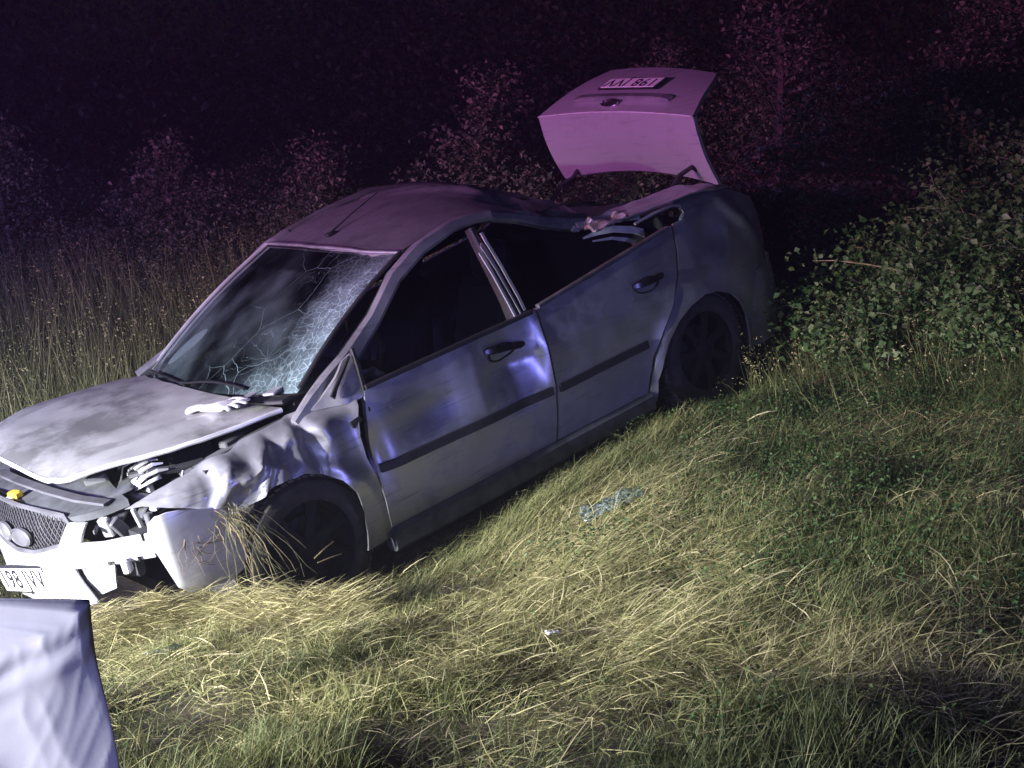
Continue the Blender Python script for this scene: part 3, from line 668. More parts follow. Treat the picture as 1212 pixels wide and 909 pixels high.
# --- front bumper along a plan curve
PLH = [(.90,0),(.895,.15),(.88,.3),(.83,.5),(.74,.68),(.62,.80),(.48,.865),(.30,.885),(.22,.888)]
PL = [(x, -y) for x, y in PLH[::-1]][:-1] + PLH
PS = arc(PL); mid = PS[len(PLH)-1]; PS = [s-mid for s in PS]
def s_of_y(y): return float(np.interp(y, [p[1] for p in PL], PS))
def bump_map(inset=0., zlean=.06, rough=0.):
    def f(s, z):
        x = float(np.interp(s, PS, [p[0] for p in PL])); y = float(np.interp(s, PS, [p[1] for p in PL]))
        a = float(np.interp(s+.03, PS, [p[0] for p in PL])), float(np.interp(s+.03, PS, [p[1] for p in PL]))
        c = float(np.interp(s-.03, PS, [p[0] for p in PL])), float(np.interp(s-.03, PS, [p[1] for p in PL]))
        n = Vector((a[1]-c[1], -(a[0]-c[0]), 0)).normalized()
        k = -inset - .35*max(0, .42-z)**2*3 - .5*max(0, z-.66)**2*3 + rough*nz(s*8, z*9)
        return (x+n.x*k, y+n.y*k, z)
    return f
Sy = s_of_y
fbo = [(Sy(-.86),.36),(Sy(-.8),.33),(Sy(-.5),.33),(Sy(0),.35),(Sy(.2),.378),(Sy(.42),.395),(Sy(.535),.41),(Sy(.505),.50),(Sy(.47),.575),(Sy(.50),.578),(Sy(.66),.594),(Sy(.797),.594),(Sy(.84),.60),(Sy(.835),.70),(Sy(.80),.682),(Sy(.69),.683),(Sy(.548),.674),(Sy(.60),.757),(Sy(.518),.762),(Sy(.425),.655),(Sy(.2),.602),(Sy(0),.585),(Sy(-.2),.602),(Sy(-.425),.655),(Sy(-.518),.762),(Sy(-.6),.757),(Sy(-.55),.674),(Sy(-.86),.69)]
fb = panel('front_bumper', fbo, bump_map(0, rough=.008), M['bumper'], car, .03, (-.012, 0, 0))
s0 = Sy(.808)
def corner_map(s, z):
    d = s-s0; k = max(0, .030-d)
    return (.60-d+.10*k, .880-12.0*k*k-.02*max(0, .5-z)-.25*max(0, z-.66)**2*3+.006*math.sin(d*14)+.004*nz(s*6, z*6), z)
fbc = panel('bumper_corner', smooth_poly([(s0-.015,.75),(s0-.03,.66),(s0-.01,.55),(s0+.015,.415),(s0+.13,.385),(s0+.27,.375),(s0+.335,.46),(s0+.345,.56),(s0+.315,.668),(s0+.18,.708),(s0+.07,.752)], 1),
    corner_map, M['bumper'], car, .018, (-.004, -.012, 0))
# fog-lamp recess, crash bar and brackets laid bare
panel('fog_lamp_recess', [(Sy(.475),.565),(Sy(.50),.505),(Sy(.535),.43),(Sy(.63),.463),(Sy(.655),.578)], bump_map(.03, rough=.01), M['greylight'], fb, .03, (-.01, -.01, 0))
b = B(); b.tube([bump_map(.004)(s, z) for s, z in ((Sy(.655),.585),(Sy(.50),.572),(Sy(.474),.562),(Sy(.503),.50),(Sy(.54),.42))], .008, 6); b.build('fog_lamp_rim', M['greylight'], fb)
b = B(); b.band([bump_map(.035)(s, .585) for s in np.linspace(Sy(.64), Sy(.80), 6)], .02, .035, (0,0,1)); b.box((.70,.70,.56),(.03,.045,.06),Matrix.Rotation(-.8,3,'Z'),.006); b.build('bumper_bracket', M['white'], fb)
b = B(); b.box((.655,.735,.578),(.012,.022,.022),Matrix.Rotation(-.8,3,'Z'),.004); b.build('bracket_hole', M['ink'], fb)
b = B(); b.band([(.60,-.62,.52),(.74,-.4,.54),(.78,0,.55),(.74,.4,.54),(.62,.62,.52)], .05, .11, (0,0,1)); b.build('crash_beam', M['grey'], car)
b = B(); b.box((.575,.82,.71),(.05,.045,.055),Matrix.Rotation(-.9,3,'Z'),.018); b.build('torn_clip', M['dark'], fbc)
b = B(); b.box((.885,.30,.37),(.02,.22,.02),Matrix.Rotation(-.2,3,'Z'),.006); b.box((.88,.36,.355),(.03,.1,.012),Matrix.Rotation(-.5,3,'Z'),.004); b.build('torn_valance_strip', M['dark'], fb)
# number plates
def plate(name, txt, w, h, mw, parent):
    b = B(); b.mi = 0; b.box((0,0,0),(w+.03,h+.025,.012),None,.005); b.mi = 1; b.box((0,0,.006),(w,h,.006),None,.002)
    cu = bpy.data.curves.new('t', 'FONT'); cu.body = txt; cu.size = h*1.12; cu.align_x = 'CENTER'; cu.align_y = 'CENTER'; cu.extrude = .0006; cu.space_character = 1.1; cu.offset = .0009
    to = bpy.data.objects.new('t', cu); COL.objects.link(to); me = to.to_mesh()
    k0 = max(abs(v.co.x) for v in me.vertices); sx = (w*.47)/k0
    b.mi = 2; b.faces_new([Vector((v.co.x*sx, v.co.y, v.co.z+.0102)) for v in me.vertices], [tuple(p.vertices) for p in me.polygons])
    to.to_mesh_clear(); bpy.data.objects.remove(to); bpy.data.curves.remove(cu)
    for v in b.bm.verts: v.co = mw @ v.co
    return b.build(name, [M['ink'], M['plate'], M['ink']], parent, smooth=False)
def frame(o, xdir, ydir):
    x = Vector(xdir).normalized(); y = Vector(ydir); y = (y-x*y.dot(x)).normalized(); z = x.cross(y)
    return Matrix.Translation(o) @ Matrix((x, y, z)).transposed().to_4x4()
plate('number_plate', '198 JVV', .46, .115, frame((.906, .005, .457), (-.06, .46, .06), (.02, -.04, .14)), fb)
# --- grille with its mesh and the broken badge
gro = [(Sy(-.5),.775),(Sy(-.43),.66),(Sy(-.2),.608),(0,.592),(Sy(.2),.608),(Sy(.43),.66),(Sy(.515),.755),(Sy(.48),.785),(Sy(.3),.80),(0,.803),(Sy(-.3),.80)]
gr = panel('grille', gro, bump_map(.035), M['black'], car, .05, (-.01, 0, 0))
b = B(); gm = bump_map(.024)
for sg in (1, -1):
    k = -1.2
    while k < 1.2:
        P = [(k+sg*(z-.6)*.75, z) for z in np.linspace(.59, .81, 12)]; seg = []
        for p in P+[None]:
            if p is not None and inside(gro, p[0], p[1]): seg.append(gm(*p))
            elif len(seg) > 1: b.tube(seg, .0035, 4); seg = []
            else: seg = []
        k += .034
tag(b.build('grille_mesh', M['mesh'], gr), kind='stuff')
b = B(); b.tube([bump_map(.012)(s, z) for s, z in densify(gro, .06)]+[bump_map(.012)(*gro[0])], .011, 6); b.build('grille_surround', M['grey'], gr)
for yy, mm in ((-.06, M['chromedull']), (.125, M['grey'])):
    b = B(); c = Vector(bump_map(.004)(Sy(yy), .672)); fr_ = frame(c, (-.12 if yy > 0 else .05, 1, .05), (0, 0, 1))
    V, F = [], []
    for k, (sc_, dz) in enumerate(((1,-.006),(1,.006),(.86,.012),(.80,.008),(.4,.014))):
        V += [fr_ @ Vector((.088*sc_*math.cos(a), .042*sc_*math.sin(a), dz)) for a in [2*math.pi*i/28 for i in range(28)]]
    for k in range(4):
        for i in range(28): F.append((k*28+i, k*28+(i+1)%28, k*28+28+(i+1)%28, k*28+28+i))
    F.append(tuple(range(4*28, 5*28))); b.faces_new(V, F); b.build('badge' if yy < 0 else 'badge_mount', mm, gr)
# --- engine bay
b = B(); SP = [(.60,.66),(.70,.60),(.79,.5),(.83,.32),(.855,0),(.83,-.32),(.79,-.5),(.70,-.6),(.60,-.66)]
slam = panel('radiator_cover', SP+[(.56,-.4),(.54,0),(.56,.4)], lambda x, y: (x, y, .835-.16*(x-.56)+.012*math.sin(y*9)+ (-.02 if abs(y-.0) < .2 and x < .66 else 0)-.10*max(0, y-.42)), M['dusty'], car, .05, (0, 0, -.03))
b = B(); b.band([(.66,.60,.80),(.72,.45,.822),(.745,.2,.832),(.75,-.1,.834),(.74,-.35,.832),(.67,-.6,.81)], .05, .012, (0,0,1)); b.build('cover_ridge', M['grey'], slam)
b = B(); b.box((.815,-.035,.812),(.04,.075,.03),Matrix.Rotation(.15,3,'Z'),.006); b.build('yellow_sticker', M['yellow'], slam)
b = B(); b.box((.846,-.03,.800),(.02,.06,.022),Matrix.Rotation(.1,3,'Z'),.004); b.build('latch_label', M['white'], slam)
b = B(); b.box((.28,0,.62),(.42,1.0,.35),None,.03,.9); b.box((.3,-.1,.82),(.36,.5,.06),None,.02); b.box((.22,.42,.80),(.22,.18,.14),None,.02); b.build('engine_block', M['dark'], car)
for i, (x, y, z, d, mm) in enumerate([(.62,.05,.86,(.10,.12,.03),'grey'),(.60,-.2,.865,(.07,.05,.03),'greylight'),(.64,-.12,.858,(.05,.04,.02),'silverpart'),(.55,.30,.835,(.16,.10,.05),'grey'),(.58,.48,.80,(.18,.16,.02),'dusty')]):
    b = B(); b.box((x, y, z), d, Matrix.Rotation(.3*i, 3, 'Z') @ Matrix.Rotation(.15, 3, 'X'), .008); b.build('engine_bay_fitting', M[mm], car)
b = B(); b.tube([(.48,.42,.80),(.50,.52,.84),(.46,.60,.85),(.36,.64,.83),(.25,.66,.82)], .018, 8); b.build('hose', M['dark'], car)
# torn headlamp: bright ribbed reflector bowl and its black housing
hl = empty('headlamp_unit'); hl.parent = car
b = B(); V, F = [], []
for j in range(6):
    a = j/5*1.25
    for i in range(13):
        t = -1.1+2.2*i/12; rr = .012+.085*math.sin(a)
        V.append((.53-.10*(1-math.cos(a))*1.1-.02*j/5+.0, .545+rr*math.sin(t)*1.25, .80+rr*math.cos(t)*1.0-.02))
for j in range(5):
    for i in range(12):
        if not (j > 1 and i % 3 == 1): F.append((j*13+i, j*13+i+1, j*13+14+i, j*13+13+i))
b.faces_new(V, F); o = b.build('reflector_bowl', M['silverpart'], hl); md = o.modifiers.new('solid', 'SOLIDIFY'); md.thickness = .006
for i in range(6):
    t = -.95+i*.36; b = B(); b.band([(.50,.545+.10*math.sin(t),.79+.085*math.cos(t)),(.44,.55+.125*math.sin(t),.79+.10*math.cos(t)),(.40,.55+.13*math.sin(t),.78+.10*math.cos(t))], .016, .007, (1,0,0)); b.build('reflector_rib', M['silverpart'], hl)
b = B(); b.box((.47,.55,.775),(.03,.09,.075),None,.006); b.build('bulb_holder', M['silverpart'], hl)
b = B(); b.box((.488,.55,.79),(.006,.045,.03),None,.002); b.build('bulb_socket', M['ink'], hl)
b = B(); b.tube([(.53,.42,.79),(.50,.50,.73),(.48,.66,.725),(.42,.72,.74)], .006, 6); b.tube([(.53,.42,.79),(.50,.44,.87),(.42,.5,.90)], .005, 6); b.tube([(.42,.72,.74),(.36,.70,.83)], .005, 6); b.build('housing_wire', M['chromedull'], hl)
b = B(); b.box((.44,.64,.67),(.40,.30,.03)); b.box((.30,.66,.72),(.03,.28,.2)); b.build('headlamp_tray', M['dark'], car)
for (c, d, rz, rx, mm) in [((.70,.62,.715),(.03,.05,.085),.5,.2,'greylight'),((.66,.655,.70),(.05,.02,.10),.2,.5,'grey'),((.60,.70,.72),(.02,.02,.10),0,.15,'greylight'),((.565,.725,.705),(.03,.03,.06),.4,0,'grey'),((.63,.60,.73),(.10,.06,.02),.6,.3,'dusty'),((.72,.585,.725),(.13,.012,.02),.9,.1,'grey'),((.55,.66,.72),(.06,.05,.04),.2,.7,'dusty'),((.60,.55,.77),(.16,.05,.025),.5,.1,'grey'),((.52,.72,.745),(.05,.04,.02),.3,.3,'white')]:
    b = B(); b.box(c, d, Matrix.Rotation(rz, 3, 'Z') @ Matrix.Rotation(rx, 3, 'Y'), .005); b.build('broken_headlamp_fragment', M[mm], car)
b = B(); b.band([(.62,.40,.80),(.57,.50,.795),(.54,.58,.775),(.50,.66,.76)], .05, .014, (0,0,1)); b.build('lamp_bridge', M['grey'], car)
b = B(); b.lathe([(.001,.06),(.05,.055),(.07,.03),(.085,-.04),(.085,-.3)], (.02,.56,.82), 'Z', 20); b.build('strut_tower', M['dark'], car)
b = B(); b.box((.05,.60,.60),(.65,.03,.36)); b.box((.05,-.60,.62),(.65,.03,.4)); b.box((-.25,0,.62),(.06,1.35,.60)); b.build('bulkhead', M['dark'], car, False)
b = B(); b.band([(-.16,.73,.87),(.0,.71,.855),(.2,.69,.83),(.36,.66,.80)], .05, .02, (0,0,1)); b.box((.10,.66,.855),(.12,.05,.03),Matrix.Rotation(.3,3,'Z'),.006); b.build('fender_rail', M['grey'], car)
# --- wheels and arches
def wheel(c, sgn, rot=0.):
    w = empty('wheel'); w.parent = car; w.location = c; w.rotation_euler = (0, 0, rot)
    pr_ = [(.215,.095),(.235,.105),(.275,.106),(.300,.098),(.312,.082),(.317,.06),(.319,.0),(.317,-.06),(.312,-.082),(.300,-.098),(.275,-.106),(.235,-.105),(.215,-.095)]
    b = B(); b.lathe(pr_, (0,0,0), 'Y', 56); ty = b.build('tyre', M['rubber'], w)
    b = B()
    for k in range(56):
        a = 2*math.pi*k/56
        for yy, tw in ((-.062,.34),(-.021,.2),(.021,-.2),(.062,-.34)):
            b.box((.3195*math.cos(a+yy*.0), yy, .3195*math.sin(a)), (.010,.032,.026), Matrix.Rotation(-a, 3, 'Y') @ Matrix.Rotation(tw, 3, 'X'))
    t = b.build('tread', M['tread'], ty, False); tag(t, kind='stuff')
    b = B(); s = sgn
    b.lathe([(.222,.095*s),(.218,.075*s),(.205,.06*s),(.20,-.06*s),(.215,-.095*s)], (0,0,0), 'Y', 40)
    for k in range(7):
        a = 2*math.pi*k/7
        b.band([Vector((.05*math.cos(a), .062*s, .05*math.sin(a))), Vector((.13*math.cos(a+.05), .072*s, .13*math.sin(a+.05))), Vector((.212*math.cos(a+.1), .066*s, .212*math.sin(a+.1)))], [.055,.042,.06], .02, (0,1,0))
    b.lathe([(.001,.085*s),(.035,.082*s),(.06,.07*s),(.062,.03*s)], (0,0,0), 'Y', 24)
    b.build('rim', M['rim'], w)
    b = B(); b.lathe([(.001,.0),(.14,.0),(.14,.02*s),(.001,.02*s)], (0,0,0), 'Y', 28); b.build('brake_disc', M['dark'], w)
    return w
wheel((-.015, .77, .325), 1, .05); wheel((0, -.77, .32), -1); wheel((-2.62, .765, .33), 1); wheel((-2.62, -.765, .33), -1)
for (cx, y0, y1) in ((0, .52, .86), (0, -.86, -.52), (-2.58, .52, .86), (-2.58, -.86, -.52)):
    b = B(); rr = .36 if cx == 0 else .385; V, F = [], []
    for i in range(17):
        a = math.pi*i/16*1.1-.15
        for y in (y0, y1): V.append((cx+rr*math.cos(a), y, .33+rr*math.sin(a)-.02))
    for i in range(16): F.append((2*i, 2*i+1, 2*i+3, 2*i+2))
    yi = y0 if y0 > 0 else y1; n0 = len(V)
    V.append((cx, yi, .33)); 
    for i in range(16): F.append((n0, 2*i+(0 if y0 > 0 else 1), 2*i+2+(0 if y0 > 0 else 1)))
    b.faces_new(V, F); b.build('arch_liner', M['dark'], car)
# torn front arch liner hanging ahead of the tyre
panel('torn_arch_liner', [(.05,.66),(.16,.655),(.27,.60),(.30,.50),(.26,.46),(.20,.54),(.12,.60)], lambda x, z: (x, .82+.03*nz(x*14, z*14), z+.01*nz(x*20, z*20, 3)), mat('muddy_liner', (.05,.05,.045), .8, col2=(.14,.14,.12), scale=20), car, .02, (0, -.01, 0))
# --- sills, floor, underbody
for s in (1, -1):
    b = B(); b.band([(-.40,s*.855,.20),(-.9,s*.862,.205),(-1.5,s*.862,.215),(-2.12,s*.855,.22)], .09, .11, (0,0,1)); b.build('side_sill', M['paint'] if s < 0 else M['dusty'], car)
b = B(); b.box((-1.3,0,.20),(2.2,1.6,.06)); b.box((-2.9,0,.33),(1.0,1.1,.06)); b.box((.12,0,.30),(.75,1.0,.06)); b.build('floor_pan', M['dark'], car, False)
# --- cabin
b = B(); b.box((-.42,0,.84),(.46,1.40,.18),None,.05); b.box((-.30,0,.93),(.30,1.36,.05),None,.02); b.box((-.62,.36,.90),(.12,.36,.10),None,.03); b.build('dashboard', M['black'], car)
sw = empty('steering_wheel'); sw.parent = car; sw.matrix_local = Matrix.Translation((-.78,.36,.88)) @ Matrix.Rotation(R(65), 4, 'Y')
b = B(); b.tube([(.185*math.cos(a), .185*math.sin(a), 0) for a in [2*math.pi*i/32 for i in range(33)]], .015, 8); b.build('rim', M['black'], sw)
b = B(); b.box((0,0,-.01),(.14,.12,.05),None,.02); b.box((0,.11,0),(.03,.14,.02)); b.box((0,-.11,0),(.03,.14,.02)); b.box((-.11,0,0),(.14,.03,.02)); b.build('hub', M['black'], sw)
for yy in (.36, -.36):
    st = empty('front_seat'); st.parent = car; st.location = (-1.25, yy, .28)
    b = B(); b.box((.05,0,.14),(.52,.50,.16),None,.05); b.build('seat_cushion', M['seat'], st)
    b = B(); b.box((-.30,0,.48),(.14,.48,.60),Matrix.Rotation(-.32,3,'Y'),.05,.85); b.build('backrest', M['seat'], st)
    b = B(); b.box((-.43,0,.86),(.09,.26,.18),Matrix.Rotation(-.25,3,'Y'),.04); b.build('headrest', M['seat'], st)
b = B(); b.box((-2.15,0,.45),(.52,1.25,.2),None,.05); b.box((-2.48,0,.75),(.16,1.28,.60),Matrix.Rotation(-.35,3,'Y'),.05); b.build('rear_seat', M['seat'], car)
# limp driver's airbag, a pale lump showing over the door sill
b = B(); b.tube([(-.50,.70,.885),(-.56,.71,.915),(-.63,.71,.905),(-.68,.70,.88)], [.018,.03,.032,.012], 10, .7); b.build('loose_mirror_cover', M['greylight'], car)
# --- boot lid standing open
LF, LK, LT = ((-3.215,1.175),(-.0,.055)), None, None
def lid(y, t):
    """t 0 front edge .. 1 knee .. 2 free edge"""
    e = 1-(y/.62)**2
    F_ = Vector((-3.215-.03*e, y, 1.172-.092*y+.058*e)); K_ = Vector((-3.10+.0*e, y, 1.597-.092*y+.028*e)); T_ = Vector((-3.60, y*.74, 1.757-.105*y+.03*e))
    if t <= 1: p = F_.lerp(K_, t); p += Vector((.028*math.sin(math.pi*t), 0, 0)); return p
    k = t-1; p = K_.lerp(T_, k); p += Vector((.006, 0, .020))*math.sin(math.pi*k)
    return p
def lid_panel():
    n, m = 30, 34; V, F = [], []
    for lay in (0, 1):
        for j in range(m+1):
            t = 2*j/m
            if .9 < t < 1.1: t = 1+(t-1)*.6
            for i in range(n+1):
                w = .635 if t <= 1 else .635-.02*(t-1)
                cut = .13*max(0, t-1.55)**2*1.4
                y = (-1+2*i/n)*(w-cut)
                p = lid(y, t)
                if lay: p = p+Vector((-.028, 0, -.012)) if t <= 1 else p+Vector((-.004, 0, -.03))
                V.append(p)
    o = (n+1)*(m+1)
    for j in range(m):
        for i in range(n):
            a = j*(n+1)+i; F += [(a, a+1, a+n+2, a+n+1), (o+a, o+a+n+1, o+a+n+2, o+a+1)]
    for i in range(n): F += [(i, o+i, o+i+1, i+1), (m*(n+1)+i, m*(n+1)+i+1, o+m*(n+1)+i+1, o+m*(n+1)+i)]
    for j in range(m): F += [(j*(n+1), (j+1)*(n+1), o+(j+1)*(n+1), o+j*(n+1)), (j*(n+1)+n, o+j*(n+1)+n, o+(j+1)*(n+1)+n, (j+1)*(n+1)+n)]
    return sharp(from_py('boot_lid', V, F, M['paint_lid'], car), 30)
bl = lid_panel(); tag(bl, 'raised boot lid with its outer skin facing forward')
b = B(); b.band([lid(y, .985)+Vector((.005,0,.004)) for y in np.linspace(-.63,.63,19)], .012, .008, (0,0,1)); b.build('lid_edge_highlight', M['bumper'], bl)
b = B(); b.band([lid(y, 1.24)+Vector((.008,0,.012)) for y in np.linspace(-.40,.42,17)], .05, [.012]+[.03]*15+[.012], (.3,0,1)); b.build('chrome_garnish', M['chromedull'], bl)
c = lid(.02-.06, 1.11)+Vector((.004,0,.014)); b = B(); fr_ = frame(c, (0,-1,.09), (-.55,0,.42))
V, F = [], []
for sc_, dz in ((1,-.006),(1,.005),(.85,.010),(.78,.004)): V += [fr_ @ Vector((.07*sc_*math.cos(a), .030*sc_*math.sin(a), dz)) for a in [2*math.pi*i/24 for i in range(24)]]
for k in range(3):
    for i in range(24): F.append((k*24+i, k*24+(i+1)%24, k*24+24+(i+1)%24, k*24+24+i))
b.faces_new(V, F); o = b.build('boot_badge', M['chrome'], bl)
b = B(); b.faces_new([fr_ @ Vector((.056*math.cos(a), .024*math.sin(a), .0045)) for a in [2*math.pi*i/24 for i in range(24)]], [tuple(range(24))]); b.build('badge_field', M['ink'], bl)
# plate reads upside down from the front of the car
pc = lid(-.01, 1.50)+Vector((.006,0,.014)); ty = (lid(-.01,1.9)-lid(-.01,1.35)).normalized()
plate('number_plate', '198 JVV', .44, .115, frame(pc, (0,1*-1,.10) if False else (0,-1,.10), -ty) if False else frame(pc, (0,-1,.10), -ty), bl)
for yy in (.50, -.50):
    b = B(); b.tube([(-2.75,yy,1.0),(-2.9,yy,1.12),(-3.05,yy,1.22),(-3.16,yy,1.24),lid(yy,.12)+Vector((-.03,0,0))], .014, 8); b.build('lid_hinge', M['black'], bl)
# ------------------------------------------------------------------ details from here on
# ------------------------------------------------------------------ grass, straw and clover
def mesh_np(name, V, T, tint, m, parent=None):
    me = bpy.data.meshes.new(name); nv, nt = len(V), len(T)
    me.vertices.add(nv); me.vertices.foreach_set('co', np.ascontiguousarray(V, np.float32).ravel())
    me.loops.add(nt*3); me.loops.foreach_set('vertex_index', np.ascontiguousarray(T, np.int32).ravel())
    me.polygons.add(nt); me.polygons.foreach_set('loop_start', np.arange(0, nt*3, 3, dtype=np.int32)); me.polygons.foreach_set('loop_total', np.full(nt, 3, np.int32))
    a = me.attributes.new('tint', 'FLOAT', 'POINT'); a.data.foreach_set('value', np.ascontiguousarray(tint, np.float32))
    me.update(calc_edges=True); me.validate()
    return link(name, me, m, parent)
def blades(x, y, az, th0, th1, L, w, tint, nseg=3, lift=0., kink=0., follow=True):
    n = len(x); z0 = gz(x, y)+lift-.01; ds = L/nseg
    P = np.zeros((n, nseg+1, 3)); P[:, 0, 0] = x; P[:, 0, 1] = y
    hz = np.zeros(n); a = az.copy()
    for k in range(nseg):
        th = th0+(th1-th0)*(k+.5)/nseg
        a = a + kink*RNG.normal(0, 1, n)
        P[:, k+1, 0] = P[:, k, 0]+ds*np.sin(th)*np.cos(a); P[:, k+1, 1] = P[:, k, 1]+ds*np.sin(th)*np.sin(a); P[:, k+1, 2] = P[:, k, 2]+ds*np.cos(th)
    g = gz(P[:, :, 0], P[:, :, 1]) if follow else np.repeat(gz(x, y)[:, None], nseg+1, 1)
    P[:, :, 2] = np.maximum(P[:, :, 2], -.0) + g + (np.asarray(lift)[:, None] if np.ndim(lift) else lift) - .008
    tw = az+np.pi/2+RNG.normal(0, .6, n)
    S = np.stack([np.cos(tw), np.sin(tw), RNG.normal(0, .35, n)], -1)
    V = np.zeros((n, 2*nseg+1, 3))
    for k in range(nseg):
        ww = (w*(1-.75*(k/nseg)**1.5)/2)[:, None]
        V[:, 2*k] = P[:, k]-S*ww; V[:, 2*k+1] = P[:, k]+S*ww
    V[:, 2*nseg] = P[:, nseg]
    T = []
    for k in range(nseg-1): T += [(2*k, 2*k+1, 2*k+3), (2*k, 2*k+3, 2*k+2)]
    T.append((2*nseg-2, 2*nseg-1, 2*nseg)); T = np.array(T)
    F = (T[None]+(np.arange(n)*(2*nseg+1))[:, None, None]).reshape(-1, 3)
    return V.reshape(-1, 3), F, np.repeat(tint, 2*nseg+1)
def vnoise(x, y, s, seed=0):
    """cheap smooth 2-D value noise in 0..1"""
    r = np.random.default_rng(seed).random((64, 64)); u, v = x*s+31.7, y*s+17.3
    i, j = np.floor(u).astype(int), np.floor(v).astype(int); f, g = u-i, v-j; f = f*f*(3-2*f); g = g*g*(3-2*g)
    q = lambda a, b_: r[a % 64, b_ % 64]
    return (q(i, j)*(1-f)+q(i+1, j)*f)*(1-g)+(q(i, j+1)*(1-f)+q(i+1, j+1)*f)*g
def fbm(x, y, s, seed=0): return .55*vnoise(x, y, s, seed)+.3*vnoise(x, y, s*2.3, seed+1)+.15*vnoise(x, y, s*5.1, seed+2)
def in_car(x, y, m=0.):
    z = gz(x, y); A = np.array(CARI); lx = A[0, 0]*x+A[0, 1]*y+A[0, 2]*z+A[0, 3]; ly = A[1, 0]*x+A[1, 1]*y+A[1, 2]*z+A[1, 3]
    return (lx > -3.5-m) & (lx < .72+m) & (np.abs(ly) < .80+m)
def scatter(n, y0, y1, margin=.7, dens=lambda x, y: np.ones_like(x), p=1.0):
    X, Y = [], []; got = 0
    while got < n:
        y = y0+(y1-y0)*RNG.random(n*2)**p; hw = .43*y+margin; x = (RNG.random(n*2)*2-1)*hw
        # uniform in area, a little denser close by
        k = (RNG.random(n*2) < (hw/(.43*y1+margin))*(2.6/y)**.35*1.6) & (RNG.random(n*2) < dens(x, y)) & ~in_car(x, y)
        X.append(x[k]); Y.append(y[k]); got += k.sum()
    return np.concatenate(X)[:n], np.concatenate(Y)[:n]
def gs(x, y, cx, cy, sx, sy): return np.exp(-((x-cx)/sx)**2-((y-cy)/sy)**2)
def straw_w(x, y):
    w = 1.1*gs(x, y, .05, 4.25, .85, .62)+1.2*gs(x, y, -1.2, 4.45, .5, .3)+.75*gs(x, y, .85, 3.05, .55, .35)+.7*gs(x, y, .55, 5.1, .5, .5)+.5*gs(x, y, -.4, 3.4, .7, .4)+.45*gs(x, y, 1.9, 4.2, .5, .5)+.35*gs(x, y, -2.6, 5, .6, .8)
    return np.clip(w*np.clip(2.6*fbm(x, y, 1.9, 5)-.55, 0, 1.5)+.6*(fbm(x, y, 2.4, 8)-.5), 0.01, 1)
def green_w(x, y): return np.clip(1.15-straw_w(x, y)*1.25, .05, 1)*np.clip(3.4*(fbm(x, y, 2.6, 77)-.38), .03, 1)
def flow(x, y):
    return -.25+2.4*(fbm(x, y, .55, 21)-.5)*2+1.0*(vnoise(x, y, 2.2, 30)-.5)*2
def add_stuff(name, label, cat, parts, m):
    V, F, T, o = [], [], [], 0
    for v, f, t in parts: V.append(v); F.append(f+o); T.append(t); o += len(v)
    ob = mesh_np(name, np.concatenate(V), np.concatenate(F), np.concatenate(T), m); tag(ob, label, cat, kind='stuff'); return ob
# upright grass in tufts
def clumped(n, y0, y1, dens, k=16, spread=.045, margin=.7):
    cx, cy = scatter(max(1, n//k), y0, y1, margin, dens)
    x = np.repeat(cx, k)+RNG.normal(0, spread, len(cx)*k); y = np.repeat(cy, k)+RNG.normal(0, spread, len(cx)*k)
    cid = np.repeat(np.arange(len(cx)), k); keep = ~in_car(x, y); return x[keep], y[keep], cid[keep]
parts = []
x, y, c = clumped(100000, 2.15, 9.0, green_w, 22, .04); n = len(x)
hv = .55+.9*fbm(x, y, 1.1, 40)
r = RNG.random(c.max()+1)[c]
tt = np.clip(.02+.55*fbm(x, y, 1.6, 41)+.25*(r-.5)+.32*straw_w(x, y)+RNG.normal(0, .10, n)+ .05*(RNG.random(n) < .1), .02, .95)
parts.append(blades(x, y, RNG.random(n)*6.283, RNG.uniform(.0, .5, n), RNG.uniform(.3, 1.6, n), hv*RNG.uniform(.05, .15, n), RNG.uniform(.0018, .0044, n), tt))
x, y = scatter(72000, 2.15, 9.0, .7, lambda a, b_: .25+.75*green_w(a, b_)); n = len(x)
parts.append(blades(x, y, RNG.random(n)*6.283, RNG.uniform(.2, .9, n), RNG.uniform(.7, 1.7, n), RNG.uniform(.04, .13, n), RNG.uniform(.0015, .0038, n), np.clip(.1+.5*fbm(x, y, 1.6, 41)+.3*straw_w(x, y)+RNG.normal(0, .12, n), 0, 1)))
add_stuff('short_grass', 'short green and yellowing grass covering the bank', 'grass', parts, M['grass'])
parts = []
x, y = scatter(72000, 2.15, 8.5, .7, straw_w); n = len(x)
az = flow(x, y)+RNG.normal(0, 1, n)*RNG.choice([.5, 2.2], n)+np.pi*(RNG.random(n) < .35)
parts.append(blades(x, y, az, RNG.uniform(.75, 1.45, n), RNG.uniform(1.35, 1.75, n), RNG.uniform(.04, .19, n), RNG.uniform(.0016, .0042, n), np.clip(.46+.5*RNG.random(n)**1.2+.12*(fbm(x, y, 1.2, 50)-.5), 0, 1), 3, RNG.random(n)*.05, .3))
x, y = scatter(42000, 2.15, 8.5, .7, lambda a, b_: np.clip(2.2*(fbm(a, b_, 2.0, 61)-.36), .02, 1)); n = len(x)
parts.append(blades(x, y, RNG.random(n)*6.283, RNG.uniform(.8, 1.5, n), RNG.uniform(1.3, 1.75, n), RNG.uniform(.03, .15, n), RNG.uniform(.0015, .0038, n), np.clip(.35+.55*RNG.random(n), 0, 1), 3, RNG.random(n)*.03, .15))
